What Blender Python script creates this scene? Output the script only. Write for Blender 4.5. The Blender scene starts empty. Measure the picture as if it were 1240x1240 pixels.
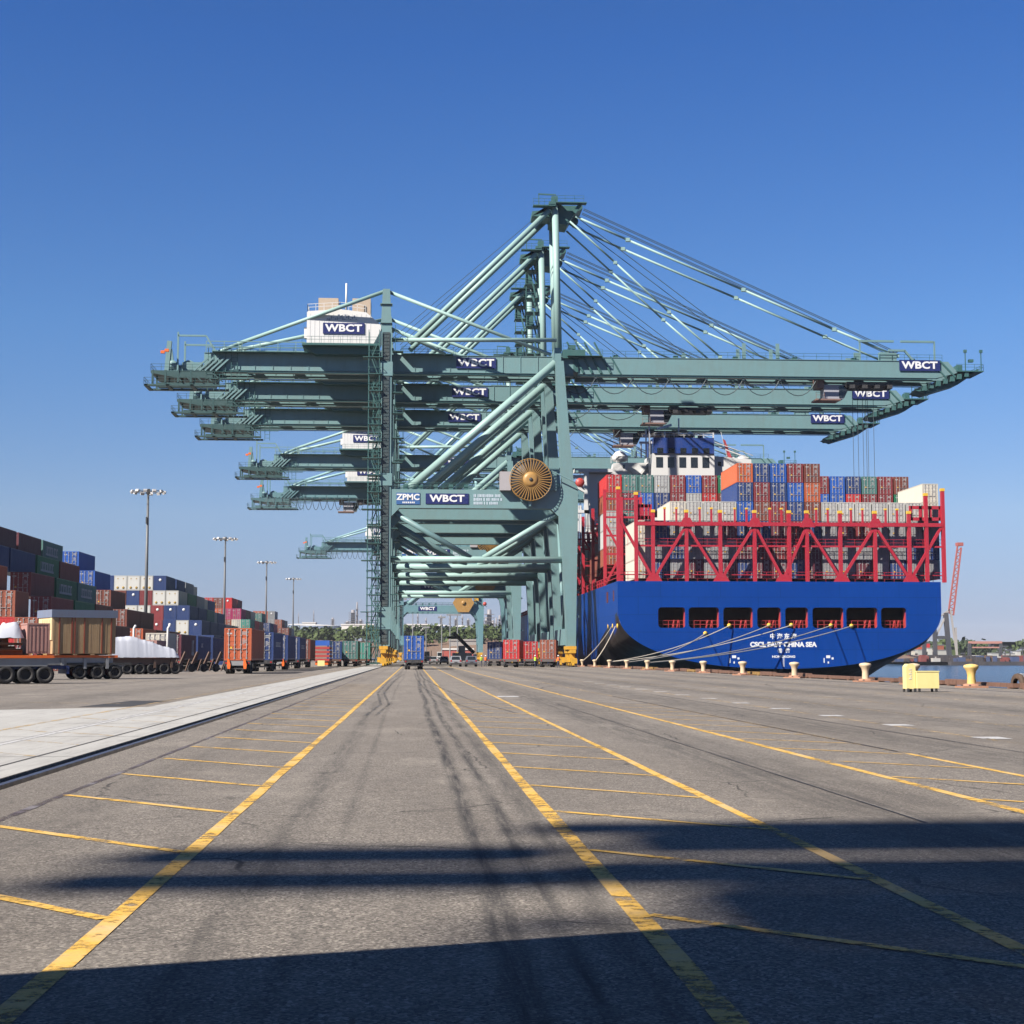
import bpy, math, random
from mathutils import Vector, Matrix
random.seed(7)
R = math.radians
sc = bpy.context.scene
COL = sc.collection

# ------------------------------------------------------------------ camera pose (surveyed from the picture's vanishing point)
CAMH = 1.48
FPX = 1900.0
PITCH = math.atan(176.0/FPX)
YAW = math.atan(120.0/FPX*math.cos(PITCH))
ca, sa, cp, sp = math.cos(YAW), math.sin(YAW), math.cos(PITCH), math.sin(PITCH)
FW = Vector((sa*cp, ca*cp, sp)); RT = Vector((ca, -sa, 0)); UP = Vector((-sa*sp, -ca*sp, cp))
def P(x, y, D):
    """world X, Z of the sight line x, y (survey pixels) where it meets the vertical plane Y = D"""
    r = FW*FPX + RT*(x-620) + UP*(620-y)
    t = D/r.y
    return r.x*t, CAMH + r.z*t
def PX(x, D, y=700): return P(x, y, D)[0]
def PZ(y, D, x=620): return P(x, y, D)[1]
cam_d = bpy.data.cameras.new('camera'); cam = bpy.data.objects.new('camera', cam_d); COL.objects.link(cam)
cam_d.sensor_width = 36; cam_d.lens = 36*FPX/1240; cam_d.clip_start = .1; cam_d.clip_end = 12000
cam.location = (0, 0, CAMH); cam.rotation_euler = (R(90)+PITCH, 0, -YAW)
sc.camera = cam

# ------------------------------------------------------------------ light
SUN_AZ, SUN_EL = R(52), R(40)      # sun stands behind the camera to the left
sdir = Vector((-math.sin(SUN_AZ)*math.cos(SUN_EL), -math.cos(SUN_AZ)*math.cos(SUN_EL), math.sin(SUN_EL)))
w = bpy.data.worlds.new('World'); sc.world = w; w.use_nodes = True
nt = w.node_tree; bg = nt.nodes['Background']
sky = nt.nodes.new('ShaderNodeTexSky'); sky.sky_type = 'NISHITA'; sky.sun_disc = False
sky.sun_elevation = SUN_EL; sky.sun_rotation = math.atan2(sdir.x, sdir.y)
sky.altitude = 0; sky.air_density = 1.0; sky.dust_density = 0.0; sky.ozone_density = 10.0
# a little colour correction of the clear-air model by height above the horizon
wt = nt.nodes.new('ShaderNodeTexCoord'); wsx = nt.nodes.new('ShaderNodeSeparateXYZ'); nt.links.new(wt.outputs['Generated'], wsx.inputs[0])
rp = nt.nodes.new('ShaderNodeValToRGB'); nt.links.new(wsx.outputs[2], rp.inputs[0]); els = rp.color_ramp.elements
tone = [(0.0, (.78, .72, .96)), (.024, (.84, .77, 1.0)), (.09, (1.46, 1.20, 1.20)), (.205, (1.20, 1.32, 1.45)), (.375, (.74, 1.10, 1.52)), (.6, (.85, 1.0, 1.2)), (1.0, (.9, 1.0, 1.15))]
els[0].position = tone[0][0]; els[1].position = tone[-1][0]
for p_, c_ in tone[1:-1]: els.new(p_)
for e_, (p_, c_) in zip(els, tone): e_.color = (*[v/2 for v in c_], 1)
wm = nt.nodes.new('ShaderNodeVectorMath'); wm.operation = 'MULTIPLY'; nt.links.new(sky.outputs[0], wm.inputs[0]); nt.links.new(rp.outputs[0], wm.inputs[1])
nt.links.new(wm.outputs[0], bg.inputs[0]); bg.inputs[1].default_value = .066
sd = bpy.data.lights.new('sun', 'SUN'); sd.energy = 5.0; sd.angle = R(.53); sd.color = (1, .93, .84)
so = bpy.data.objects.new('sun', sd); COL.objects.link(so)
so.rotation_euler = sdir.to_track_quat('Z', 'Y').to_euler(); so.location = (-50, -50, 90)
sc.view_settings.view_transform = 'Standard'; sc.view_settings.look = 'None'
sc.view_settings.exposure = 1.30; sc.view_settings.gamma = 1
sc.cycles.max_bounces = 6; sc.cycles.diffuse_bounces = 3; sc.cycles.glossy_bounces = 3
sc.cycles.transparent_max_bounces = 8; sc.cycles.volume_bounces = 0
sc.cycles.caustics_reflective = False; sc.cycles.caustics_refractive = False

# ------------------------------------------------------------------ materials
MATS = {}
def lin(c): return tuple((v/12.92 if v <= .04045 else ((v+.055)/1.055)**2.4) for v in [q/255 for q in c])
def paint(name, col, rough=.5, dirt=.25, scale=1.2, metal=0, dirtcol=None, bump=0, streak=6.0, spec=.4, obj_var=0.0):
    """weathered paint: base colour broken by vertical streaks, blotches and small grime"""
    if name in MATS: return MATS[name]
    col = tuple(v*.67 for v in col)
    m = bpy.data.materials.new(name); m.use_nodes = True; MATS[name] = m
    n = m.node_tree.nodes; l = m.node_tree.links; b = n['Principled BSDF']
    b.inputs['Roughness'].default_value = rough; b.inputs['Metallic'].default_value = metal
    b.inputs['Specular IOR Level'].default_value = spec
    if dirt <= 0:
        b.inputs['Base Color'].default_value = (*col, 1); return m
    tc = n.new('ShaderNodeTexCoord'); mp = n.new('ShaderNodeMapping'); mp.inputs['Scale'].default_value = (scale*streak*.5, scale*streak*.5, scale*.5)
    l.new(tc.outputs['Object'], mp.inputs[0])
    oi = n.new('ShaderNodeObjectInfo'); off = n.new('ShaderNodeVectorMath'); off.operation = 'SCALE'; off.inputs['Scale'].default_value = 57
    cx = n.new('ShaderNodeCombineXYZ'); l.new(oi.outputs['Random'], cx.inputs[0]); l.new(oi.outputs['Random'], cx.inputs[1]); l.new(cx.outputs[0], off.inputs[0])
    ad = n.new('ShaderNodeVectorMath'); l.new(mp.outputs[0], ad.inputs[0]); l.new(off.outputs[0], ad.inputs[1])
    t1 = n.new('ShaderNodeTexNoise'); t1.inputs['Scale'].default_value = .55; t1.inputs['Detail'].default_value = 6; t1.inputs['Roughness'].default_value = .65
    l.new(ad.outputs[0], t1.inputs['Vector'])
    t2 = n.new('ShaderNodeTexNoise'); t2.inputs['Scale'].default_value = scale*.7; t2.inputs['Detail'].default_value = 7; t2.inputs['Roughness'].default_value = .7
    l.new(tc.outputs['Object'], t2.inputs['Vector'])
    r1 = n.new('ShaderNodeMapRange'); r1.inputs[1].default_value = .45; r1.inputs[2].default_value = .75; l.new(t1.outputs[0], r1.inputs[0])
    r2 = n.new('ShaderNodeMapRange'); r2.inputs[1].default_value = .4; r2.inputs[2].default_value = .75; l.new(t2.outputs[0], r2.inputs[0])
    mx = n.new('ShaderNodeMath'); mx.operation = 'MULTIPLY_ADD'; l.new(r1.outputs[0], mx.inputs[0]); mx.inputs[1].default_value = .6; 
    m2 = n.new('ShaderNodeMath'); m2.operation = 'MULTIPLY'; l.new(r2.outputs[0], m2.inputs[0]); m2.inputs[1].default_value = .6; l.new(m2.outputs[0], mx.inputs[2])
    m3 = n.new('ShaderNodeMath'); m3.operation = 'MULTIPLY'; m3.use_clamp = True; l.new(mx.outputs[0], m3.inputs[0]); m3.inputs[1].default_value = dirt
    mc = n.new('ShaderNodeMix'); mc.data_type = 'RGBA'; l.new(m3.outputs[0], mc.inputs[0]); mc.inputs[6].default_value = (*col, 1)
    mc.inputs[7].default_value = (*(dirtcol or (.13, .095, .07)), 1)
    out = mc.outputs[2]
    if obj_var > 0:
        hv = n.new('ShaderNodeHueSaturation'); mr = n.new('ShaderNodeMapRange'); mr.inputs[3].default_value = 1-obj_var; mr.inputs[4].default_value = 1+obj_var
        l.new(oi.outputs['Random'], mr.inputs[0]); l.new(mr.outputs[0], hv.inputs['Value']); l.new(out, hv.inputs['Color']); out = hv.outputs[0]
    l.new(out, b.inputs['Base Color'])
    rr = n.new('ShaderNodeMapRange'); rr.inputs[3].default_value = rough*.85; rr.inputs[4].default_value = min(1, rough*1.4); l.new(mx.outputs[0], rr.inputs[0]); l.new(rr.outputs[0], b.inputs['Roughness'])
    if bump > 0:
        bp = n.new('ShaderNodeBump'); bp.inputs['Strength'].default_value = bump; bp.inputs['Distance'].default_value = .03
        l.new(t2.outputs[0], bp.inputs['Height']); l.new(bp.outputs[0], b.inputs['Normal'])
    return m
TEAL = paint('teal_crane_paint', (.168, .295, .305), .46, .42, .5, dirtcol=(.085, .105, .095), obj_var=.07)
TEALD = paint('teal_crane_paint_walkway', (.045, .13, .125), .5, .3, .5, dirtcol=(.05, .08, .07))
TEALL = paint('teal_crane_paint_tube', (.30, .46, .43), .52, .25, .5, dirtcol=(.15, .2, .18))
GREENB = paint('bluegreen_crane_paint', (.14, .27, .30), .42, .22, .5, dirtcol=(.08, .13, .15))
WHITE = paint('white_house_paint', (.74, .74, .73), .45, .22, .8, dirtcol=(.42, .39, .35))
CREAMW = paint('cream_reefer_paint', (.76, .72, .62), .4, .15, .8, dirtcol=(.4, .34, .26))
YELLOW = paint('yellow_bogie_paint', (.70, .38, .03), .5, .55, 2, dirtcol=(.10, .07, .04))
YEL2 = paint('pale_yellow_paint', (.86, .74, .32), .55, .35, 2, dirtcol=(.45, .35, .12))
BLACK = paint('black_rubber', (.018, .018, .019), .75, .4, 3, dirtcol=(.07, .06, .055))
DARK = paint('dark_steel', (.035, .037, .04), .6, .4, 2, dirtcol=(.09, .07, .055))
GREY = paint('galvanised_steel', (.33, .34, .35), .45, .3, 2, metal=.3, dirtcol=(.2, .16, .12))
BRASS = paint('ochre_reel_paint', (.42, .235, .065), .5, .4, 1.5, dirtcol=(.12, .07, .03))
RED = paint('red_lashing_paint', (.43, .022, .042), .45, .22, 1, dirtcol=(.16, .03, .03))
NAVY = paint('navy_sign_paint', (.018, .026, .13), .4, 0)
LETTER = paint('white_lettering', (.80, .80, .80), .5, 0)
LOGOB = paint('blue_logo_paint', (.045, .13, .33), .4, .1, 1)
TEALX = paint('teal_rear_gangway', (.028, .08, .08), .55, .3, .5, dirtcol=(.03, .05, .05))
LEGSHADE = paint('painted_leg_shade', (.025, .055, .065), .6, .3, 1)
ORANGE = paint('orange_safety_paint', (.85, .16, .02), .45, .15, 2)
ROPE = paint('pale_mooring_rope', (.62, .55, .44), .8, .2, 6)
CABLE = paint('dark_steel_rope', (.05, .075, .085), .5, 0)
WOOD = paint('crate_timber', (.50, .34, .18), .8, .5, 1.5, dirtcol=(.12, .05, .03), streak=14)
TARP = paint('white_tarpaulin', (.58, .60, .66), .5, .12, 1.5, dirtcol=(.4, .42, .5), bump=.6)
GLASS = paint('dark_window_glass', (.02, .025, .03), .08, 0, spec=.6)

# ------------------------------------------------------------------ mesh builder
class MB:
    def __init__(s): s.v = []; s.f = []; s.m = []; s.sm = []
    def quad(s, a, b, c, d, mi=0):
        k = len(s.v); s.v += [tuple(a), tuple(b), tuple(c), tuple(d)]; s.f.append((k, k+1, k+2, k+3)); s.m.append(mi); s.sm.append(False); return s
    def box(s, x0, x1, y0, y1, z0, z1, mi=0):
        if x0 > x1: x0, x1 = x1, x0
        if y0 > y1: y0, y1 = y1, y0
        if z0 > z1: z0, z1 = z1, z0
        k = len(s.v)
        s.v += [(x0,y0,z0),(x1,y0,z0),(x1,y1,z0),(x0,y1,z0),(x0,y0,z1),(x1,y0,z1),(x1,y1,z1),(x0,y1,z1)]
        for q in ((0,3,2,1),(4,5,6,7),(0,1,5,4),(1,2,6,5),(2,3,7,6),(3,0,4,7)):
            s.f.append(tuple(k+i for i in q)); s.m.append(mi); s.sm.append(False)
        return s
    def beam(s, p, q, w=.1, h=None, mi=0):
        """rectangular bar from p to q, w wide (sideways) and h deep"""
        h = h or w; p = Vector(p); q = Vector(q); d = (q-p).normalized()
        u = d.cross(Vector((0,0,1)))
        if u.length < 1e-4: u = Vector((1,0,0))
        u.normalize(); t = u.cross(d); k = len(s.v)
        for c in (p, q):
            for a, b in ((-1,-1),(1,-1),(1,1),(-1,1)): s.v.append(tuple(c+u*(a*w/2)+t*(b*h/2)))
        for f in ((3,2,1,0),(4,5,6,7),(0,1,5,4),(1,2,6,5),(2,3,7,6),(3,0,4,7)):
            s.f.append(tuple(k+i for i in f)); s.m.append(mi); s.sm.append(False)
        return s
    def tube(s, pts, r, n=10, mi=0, r2=None, cap=True):
        pts = [Vector(p) for p in pts]; k0 = len(s.v); N = len(pts)
        up = None
        for i, p in enumerate(pts):
            d = (pts[min(i+1, N-1)]-pts[max(i-1, 0)]).normalized()
            if up is None:
                up = d.cross(Vector((0,0,1)))
                if up.length < 1e-3: up = Vector((1,0,0))
            u = (up - d*up.dot(d)).normalized(); up = u; t = d.cross(u)
            rr = r if r2 is None else r+(r2-r)*i/max(1, N-1)
            for j in range(n):
                a = 2*math.pi*j/n; s.v.append(tuple(p+u*(math.cos(a)*rr)+t*(math.sin(a)*rr)))
        for i in range(N-1):
            for j in range(n):
                a = k0+i*n+j; b = k0+i*n+(j+1) % n
                s.f.append((a, b, b+n, a+n)); s.m.append(mi); s.sm.append(n > 6)
        if cap:
            s.f.append(tuple(k0+j for j in reversed(range(n)))); s.m.append(mi); s.sm.append(False)
            s.f.append(tuple(k0+(N-1)*n+j for j in range(n))); s.m.append(mi); s.sm.append(False)
        return s
    def prism(s, xz, y0, y1, mi=0):
        """polygon in x,z (counter-clockwise seen from -y) pushed from y0 to y1"""
        k = len(s.v); n = len(xz)
        s.v += [(x, y0, z) for x, z in xz] + [(x, y1, z) for x, z in xz]
        s.f.append(tuple(range(k, k+n))); s.f.append(tuple(reversed(range(k+n, k+2*n)))); s.m += [mi, mi]; s.sm += [False, False]
        for i in range(n):
            j = (i+1) % n; s.f.append((k+i, k+n+i, k+n+j, k+j)); s.m.append(mi); s.sm.append(False)
        return s
    def lathe(s, prof, cx=0, cy=0, cz=0, n=20, mi=0, axis='z'):
        k = len(s.v); m = len(prof)
        for r_, z in prof:
            for j in range(n):
                a = 2*math.pi*j/n; x, y = r_*math.cos(a), r_*math.sin(a)
                s.v.append((cx+x, cy+y, cz+z) if axis == 'z' else ((cx+x, cy+z, cz+y) if axis == 'y' else (cx+z, cy+x, cz+y)))
        for i in range(m-1):
            for j in range(n):
                a = k+i*n+j; b = k+i*n+(j+1) % n; s.f.append((a, b, b+n, a+n)); s.m.append(mi); s.sm.append(True)
        s.f.append(tuple(k+j for j in range(n))); s.f.append(tuple(k+(m-1)*n+j for j in range(n))); s.m += [mi, mi]; s.sm += [False, False]
        return s
    def rail(s, pts, h=1.1, r=.035, step=2.2, mi=0):
        """handrail: posts and two bars along a polyline"""
        for i in range(len(pts)-1):
            a = Vector(pts[i]); b = Vector(pts[i+1]); L = (b-a).length; n = max(1, int(L/step))
            for k in range(n+1):
                p = a.lerp(b, k/n); s.beam(p, p+Vector((0,0,h)), r*1.6, mi=mi)
            for z in (h, h*.55): s.beam(a+Vector((0,0,z)), b+Vector((0,0,z)), r*1.6, mi=mi)
        return s
    def mesh(s, name, mats):
        me = bpy.data.meshes.new(name); me.from_pydata(s.v, [], s.f); me.update()
        for m in (mats if isinstance(mats, (list, tuple)) else [mats]): me.materials.append(m)
        me.polygons.foreach_set('material_index', s.m); me.polygons.foreach_set('use_smooth', s.sm)
        return me
    def build(s, name, mats, parent=None, loc=(0,0,0), rot=(0,0,0)):
        return link(name, s.mesh(name, mats), parent, loc, rot)
def link(name, data, parent=None, loc=(0,0,0), rot=(0,0,0)):
    o = bpy.data.objects.new(name, data); COL.objects.link(o); o.location = loc; o.rotation_euler = rot
    if parent is not None: o.parent = parent
    return o
def tag(o, label=None, cat=None, group=None, kind=None):
    if label: o['label'] = label
    if cat: o['category'] = cat
    if group: o['group'] = group
    if kind: o['kind'] = kind
    return o
def thing(name, label, cat, loc=(0,0,0), rz=0, group=None):
    return tag(link(name, None, None, loc, (0,0,rz)), label, cat, group)
KIDS = {}
def copy_tree(o, parent=None, label=None):
    c = o.copy(); COL.objects.link(c); c.parent = parent
    if label: c['label'] = label
    for ch in list(o.children): copy_tree(ch, c)
    return c
def text_mesh(s, size, bold=.0, depth=.02, space=1.0, sx=1.0):
    cu = bpy.data.curves.new('lettering', 'FONT'); cu.body = s; cu.size = size; cu.offset = bold; cu.extrude = depth
    cu.align_x = 'CENTER'; cu.align_y = 'CENTER'; cu.space_character = space; cu.resolution_u = 3
    o = bpy.data.objects.new('lettering_tmp', cu); COL.objects.link(o)
    dg = bpy.context.evaluated_depsgraph_get(); me = bpy.data.meshes.new_from_object(o.evaluated_get(dg))
    bpy.data.objects.remove(o); me.materials.clear(); me.materials.append(LETTER)
    for v in me.vertices: v.co.x *= sx
    return me
WB = {}
def wbct(size):
    if size not in WB: WB[size] = text_mesh('WBCT', size, size*.035, .03, 1.04, 1.22)
    return WB[size]
def sign(parent, x0, x1, z0, z1, y):
    """dark blue board with the operator's four letters, facing -y"""
    s = MB().box(x0, x1, y-.10, y, z0, z1).build('sign', NAVY, parent)
    me = wbct(round((z1-z0)*.90, 2)); link('lettering', me, s, ((x0+x1)/2, y-.12, (z0+z1)/2), (R(90), 0, 0))
    return s
# ------------------------------------------------------------------ ship-to-shore cranes
D0 = 257.0                                    # near legs of the first crane
def Q(x, y, dy=0): return P(x, y, D0+dy)
XL, XW = -4.75, 25.8                          # landside and waterside rails
FAR = 21.5
def festoon(mb, x0, x1, y, z, pitch, sag, r=.075):
    n = max(1, int(abs(x1-x0)/pitch)); dx = (x1-x0)/n
    for i in range(n):
        a = x0+i*dx
        mb.tube([(a+dx*t/8, y, z-sag*(1-(2*t/8-1)**2)**.8) for t in range(9)], r, 4, cap=False)
        mb.box(a-.2, a+.2, y-.2, y+.2, z-.15, z+.35)
def make_crane(M, kind, label, trolley_x, boomed=True, zs=1.0, zp=None, reel='spoke'):
    """kind A: the tall type; kind B: zs scales heights, zp = height of its portal beam underside"""
    t = thing('quay_crane', label, 'crane', (0, D0, 0), 0, 'ship-to-shore cranes standing in a row on the quay rails')
    T, TL, TD = M
    A = kind == 'A'
    def q(x, y, dy=0):
        X, Z = Q(x, y, dy)
        if not A:
            Z = Z-zs if Z > 34 else Z
        return X, Z
    zt_p, zb_p = Q(0, 589)[1], Q(0, 612)[1]
    if not A: zb_p = zp; zt_p = zp+2.6
    zt = zb_p-8.4 if A else 12.0                          # tie tube height
    zgirt = q(600, 431.5, 7.3)[1]; zgirb = q(600, 452, 7.3)[1]
    for k, y0 in enumerate((0, FAR)):
        s = y0
        # bogies
        for X in (XL, XW):
            b = MB()
            for j in (-1, 1):
                cy = y0+1.1+j*3.0
                b.prism([(X-.45, 2.15), (X+.45, 2.15), (X+.45, 2.7), (X-.45, 2.7)], cy-2.2, cy+2.2)
                for i in (-1, 1):
                    c2 = cy+i*1.25
                    b.box(X-.55, X+.55, c2-1.1, c2+1.1, .75, 1.35); b.box(X-.35, X+.35, c2-.35, c2+.35, 1.35, 2.15)
                    for wv in (-.55, .55):
                        b.lathe([(.1, -.2), (.42, -.2), (.42, .12), (.5, .14), (.5, .2), (.1, .2)], X, 0, 0, 14, axis='x')
                        nv = 6*14
                        for vi in range(len(b.v)-nv, len(b.v)):
                            v = b.v[vi]; b.v[vi] = (v[0], v[1]+c2+wv, v[2]+.5)
                    b.box(X-.95, X-.5, c2-.3, c2+.3, .7, 1.5)
            b.box(X-.7, X+.7, y0-2.4, y0+4.6, 2.75, 3.3)
            b.box(X-.5, X+.5, y0-5.6, y0-5.2, .5, 1.2)
            b.build('bogie', YELLOW, t)
        # legs
        zl = q(466, 398)[1]
        x0, x1 = Q(460, 700)[0], Q(472.4, 700)[0]
        g = MB().prism([(x0, 3.3), (x1, 3.3), (x1, zl), (x0, zl)], y0, y0+2.3)
        for ya, yb in ((735, 762), (573, 588), (438, 455)):
            za, zb = q(466, yb)[1], q(466, ya)[1]
            if not A and ya == 573: za, zb = zp+2.6, zp+4.2
            g.box(x0-.18, x1+.18, y0-.18, y0+2.48, za, zb)
        x2, x3 = q(466.5, 400)[0]-.45, q(466.5, 400)[0]+.75
        ztop = q(468, 349)[1]
        g.prism([(x2-.3, zl), (x3+.3, zl), (x3, ztop), (x2, ztop)], y0+.4, y0+1.9)
        for kk in (.15, .62): g.box(x2-.4, x3+.4, y0+.1, y0+2.2, zl+(ztop-zl)*kk, zl+(ztop-zl)*kk+.1)
        g.build('leg', T, t)
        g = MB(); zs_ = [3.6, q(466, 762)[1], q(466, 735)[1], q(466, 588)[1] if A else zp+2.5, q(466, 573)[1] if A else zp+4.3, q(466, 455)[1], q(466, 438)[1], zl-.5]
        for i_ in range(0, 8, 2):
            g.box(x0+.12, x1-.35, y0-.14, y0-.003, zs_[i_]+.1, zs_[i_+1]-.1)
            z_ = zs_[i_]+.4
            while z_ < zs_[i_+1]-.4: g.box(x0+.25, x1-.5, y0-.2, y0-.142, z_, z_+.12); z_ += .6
        g.build('leg_shade_panel', LEGSHADE, t)  # dark panel and rungs standing in for shade on the leg face
        g = MB()
        if A: out = [(686.3, 777), (697.4, 777), (698.6, 700), (700, 614), (700, 591), (694.5, 583), (682.5, 437), (672.3, 437), (680.5, 583), (676, 618), (682, 690), (685, 740)]
        else: out = [(686.3, 777), (697.4, 777), (698, 740), (699.5, 700), (699.5, 680), (692, 640), (682.5, 437), (672.3, 437), (680.5, 640), (674, 690), (682, 715), (685, 750)]
        pts = [q(a, b_) for a, b_ in out]
        if not A:
            pts = [(a, max(3.3, b_)) for a, b_ in pts]
            f = (zp-1)/Q(0, 700)[1]
            pts = [(a, (b_*f if b_ < 25 else b_)) for a, b_ in pts]
            pts = [(a, 3.3 if i < 2 else b_) for i, (a, b_) in enumerate(pts)]
        else: pts[0] = (pts[0][0], 3.3); pts[1] = (pts[1][0], 3.3)
        g.prism(pts, y0, y0+2.3)
        for zz in range(8, 46, 4): g.box(pts[2][0]-.1, pts[2][0]+.35, y0+.3, y0+1.0, zz, zz+.35)
        g.build('leg', T, t)
        # portal beam with haunched ends
        xa, xb = Q(472, 600)[0], Q(681, 600)[0]
        h = 1.6
        MB().prism([(xa-.3, zb_p-h), (xa+.05, zb_p-h), (xa+h, zb_p), (xb-h*1.2, zb_p), (xb, zb_p-h*1.2), (xb+.4, zb_p-h), (xb+.6, zt_p+.6), (xb-1.6, zt_p), (xa-.3, zt_p)], y0+.12, y0+2.18).build('portal_beam', T, t)
        r_ = MB().rail([(xa+.2, y0+.3, zt_p), (xb-.4, y0+.3, zt_p)], step=2.0).rail([(xa+.2, y0+2.0, zt_p), (xb-.4, y0+2.0, zt_p)], step=2.0)
        for i in range(5):
            xx = xa+2.2+i*2.5; r_.box(xx, xx+.7, y0+.8, y0+1.5, zt_p, zt_p+.9)
        r_.build('handrail', TD, t)
        # tie and knee braces
        xm = (xa+xb)/2
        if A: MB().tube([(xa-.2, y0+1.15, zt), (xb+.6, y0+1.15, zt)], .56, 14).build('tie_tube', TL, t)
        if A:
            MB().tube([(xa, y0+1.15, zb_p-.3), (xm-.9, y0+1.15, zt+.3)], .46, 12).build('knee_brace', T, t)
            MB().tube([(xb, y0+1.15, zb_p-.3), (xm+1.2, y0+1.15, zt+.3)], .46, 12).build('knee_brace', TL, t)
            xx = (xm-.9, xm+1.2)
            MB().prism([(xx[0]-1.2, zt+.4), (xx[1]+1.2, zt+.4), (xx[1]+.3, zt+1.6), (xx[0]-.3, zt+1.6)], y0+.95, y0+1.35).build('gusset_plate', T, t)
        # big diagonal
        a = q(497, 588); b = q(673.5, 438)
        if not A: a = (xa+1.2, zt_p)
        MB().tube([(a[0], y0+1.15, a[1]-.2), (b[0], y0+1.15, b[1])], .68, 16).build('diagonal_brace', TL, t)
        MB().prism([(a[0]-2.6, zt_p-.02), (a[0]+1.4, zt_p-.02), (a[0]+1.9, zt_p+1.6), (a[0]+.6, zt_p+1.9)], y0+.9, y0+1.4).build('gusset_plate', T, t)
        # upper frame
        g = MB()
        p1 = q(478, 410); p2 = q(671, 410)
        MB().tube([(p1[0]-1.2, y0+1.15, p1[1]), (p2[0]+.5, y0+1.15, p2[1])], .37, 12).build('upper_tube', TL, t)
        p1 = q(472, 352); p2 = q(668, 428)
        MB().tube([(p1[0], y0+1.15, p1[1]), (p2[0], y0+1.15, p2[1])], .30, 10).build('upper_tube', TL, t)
        p1 = q(474, 396); p2 = q(540, 424)
        MB().tube([(p1[0], y0+1.15, p1[1]), (p2[0], y0+3.5, p2[1])], .24, 10).build('upper_tube', TL, t)
        p3 = q(470, 351); p4 = q(282, 404.5); yy = 8.0 if k == 0 else 12.9
        g = MB().tube([(p3[0]-.6, y0+1.15, p3[1]), (p4[0], yy, p4[1])], .33, 12)
        p5 = q(258, 429, 8); g.tube([(p4[0]+.3, yy, p4[1]+.1), (p5[0], yy, p5[1])], .30, 10)
        g.box(p4[0]+.1, p4[0]+.5, yy-.2, yy+.2, zgirt, p4[1])
        g.build('backreach_stay', TL, t)
    # sills and cross girders running along the quay
    for X, ww in ((XL+.1, .8), (XW, .75)):
        MB().box(X-ww, X+ww, 2.3, FAR, 3.5, 6.2).build('sill_beam', T, t)
    MB().box(Q(461, 600)[0], Q(472, 600)[0], 2.2, FAR+.1, zb_p+.2, zt_p-.15).build('side_beam', T, t)
    MB().box(Q(682, 600)[0], Q(697, 600)[0], 2.2, FAR+.1, zb_p+.2, zt_p-.15).build('side_beam', T, t)
    MB().box(q(462, 440)[0], q(471, 440)[0], 2.2, FAR+.1, q(466, 428)[1], q(466, 412)[1]).build('side_beam', T, t)
    g = MB()
    g.box(q(673, 440)[0], q(681, 440)[0], 2.2, FAR+.1, q(677, 437)[1], q(677, 418)[1])
    g.build('side_beam', T, t)
    for X in (XL, XW):
        MB().tube([(X, 2.3, zb_p), (X, 11.7, 6.4)], .32, 10).build('side_brace', T, t); MB().tube([(X, FAR, zb_p), (X, 11.9, 6.4)], .32, 10).build('side_brace', T, t)
    # stair tower on the landside leg
    g = MB(); xs, xe = Q(444.5, 700)[0], Q(457.5, 700)[0]; zr = q(450, 400)[1]
    for (X, Y) in ((xs, -.6), (xe, -.6), (xs, 1.6), (xe, 1.6)): g.beam((X, Y, .3), (X, Y, zr), .12)
    z = .4; side = 0; i = 0
    while z < zr-3:
        g.box(xs-.1-(0.9 if i % 3 == 0 else 0), xe+.5, -.8, 1.8, z, z+.1)
        a, b_ = (xs+.4, xe-.3) if side == 0 else (xe-.3, xs+.4)
        g.beam((a, -.3 if side else .9, z+.1), (b_, -.3 if side else .9, z+2.8), .6, .14)
        g.beam((a, -.6 if side else 1.3, z+1.1), (b_, -.6 if side else 1.3, z+3.8), .06)
        for X in (xs-.1, xe+.5): g.beam((X, -.8, z+1.1), (X, 1.8, z+1.1), .07)
        g.beam((xs-.1, -.8, z+1.1), (xe+.5, -.8, z+1.1), .07); g.beam((xs-.1, 1.8, z+1.1), (xe+.5, 1.8, z+1.1), .07)
        z += 2.8; side = 1-side; i += 1
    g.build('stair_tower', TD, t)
    for yy in (410, 425, 475, 500, 530, 560):
        z = q(480, yy)[1]; X = Q(476, 500)[0]; g = MB()
        g.box(X-.2, X+1.6, .2, 2.0, z, z+.1); g.rail([(X+1.55, .2, z), (X+1.55, 2.0, z)], step=1); g.beam((X+.3, .3, z), (X+.3, .3, z+2.4), .09); g.build('ladder_platform', TD, t)
    for yy in (640, 675, 700, 720):
        z = Q(480, yy)[1]; X = Q(474, 600)[0]; MB().box(X, X+1.1, 0, 2.2, z, z+.1).beam((X+1, .1, z+1), (X+1, 2.1, z+1), .07).build('ladder_platform', TD, t)
    # girders and boom: two plate girders 8 m apart
    xr = q(258, 440, 7.3)[0]-1.5; xh = q(697, 440, 7.3)[0]; xt = q(1148, 440, 7.3)[0]; xtip = q(1160, 440, 7.3)[0]
    GY = ((7.3, 8.4), (12.4, 13.5))
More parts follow.
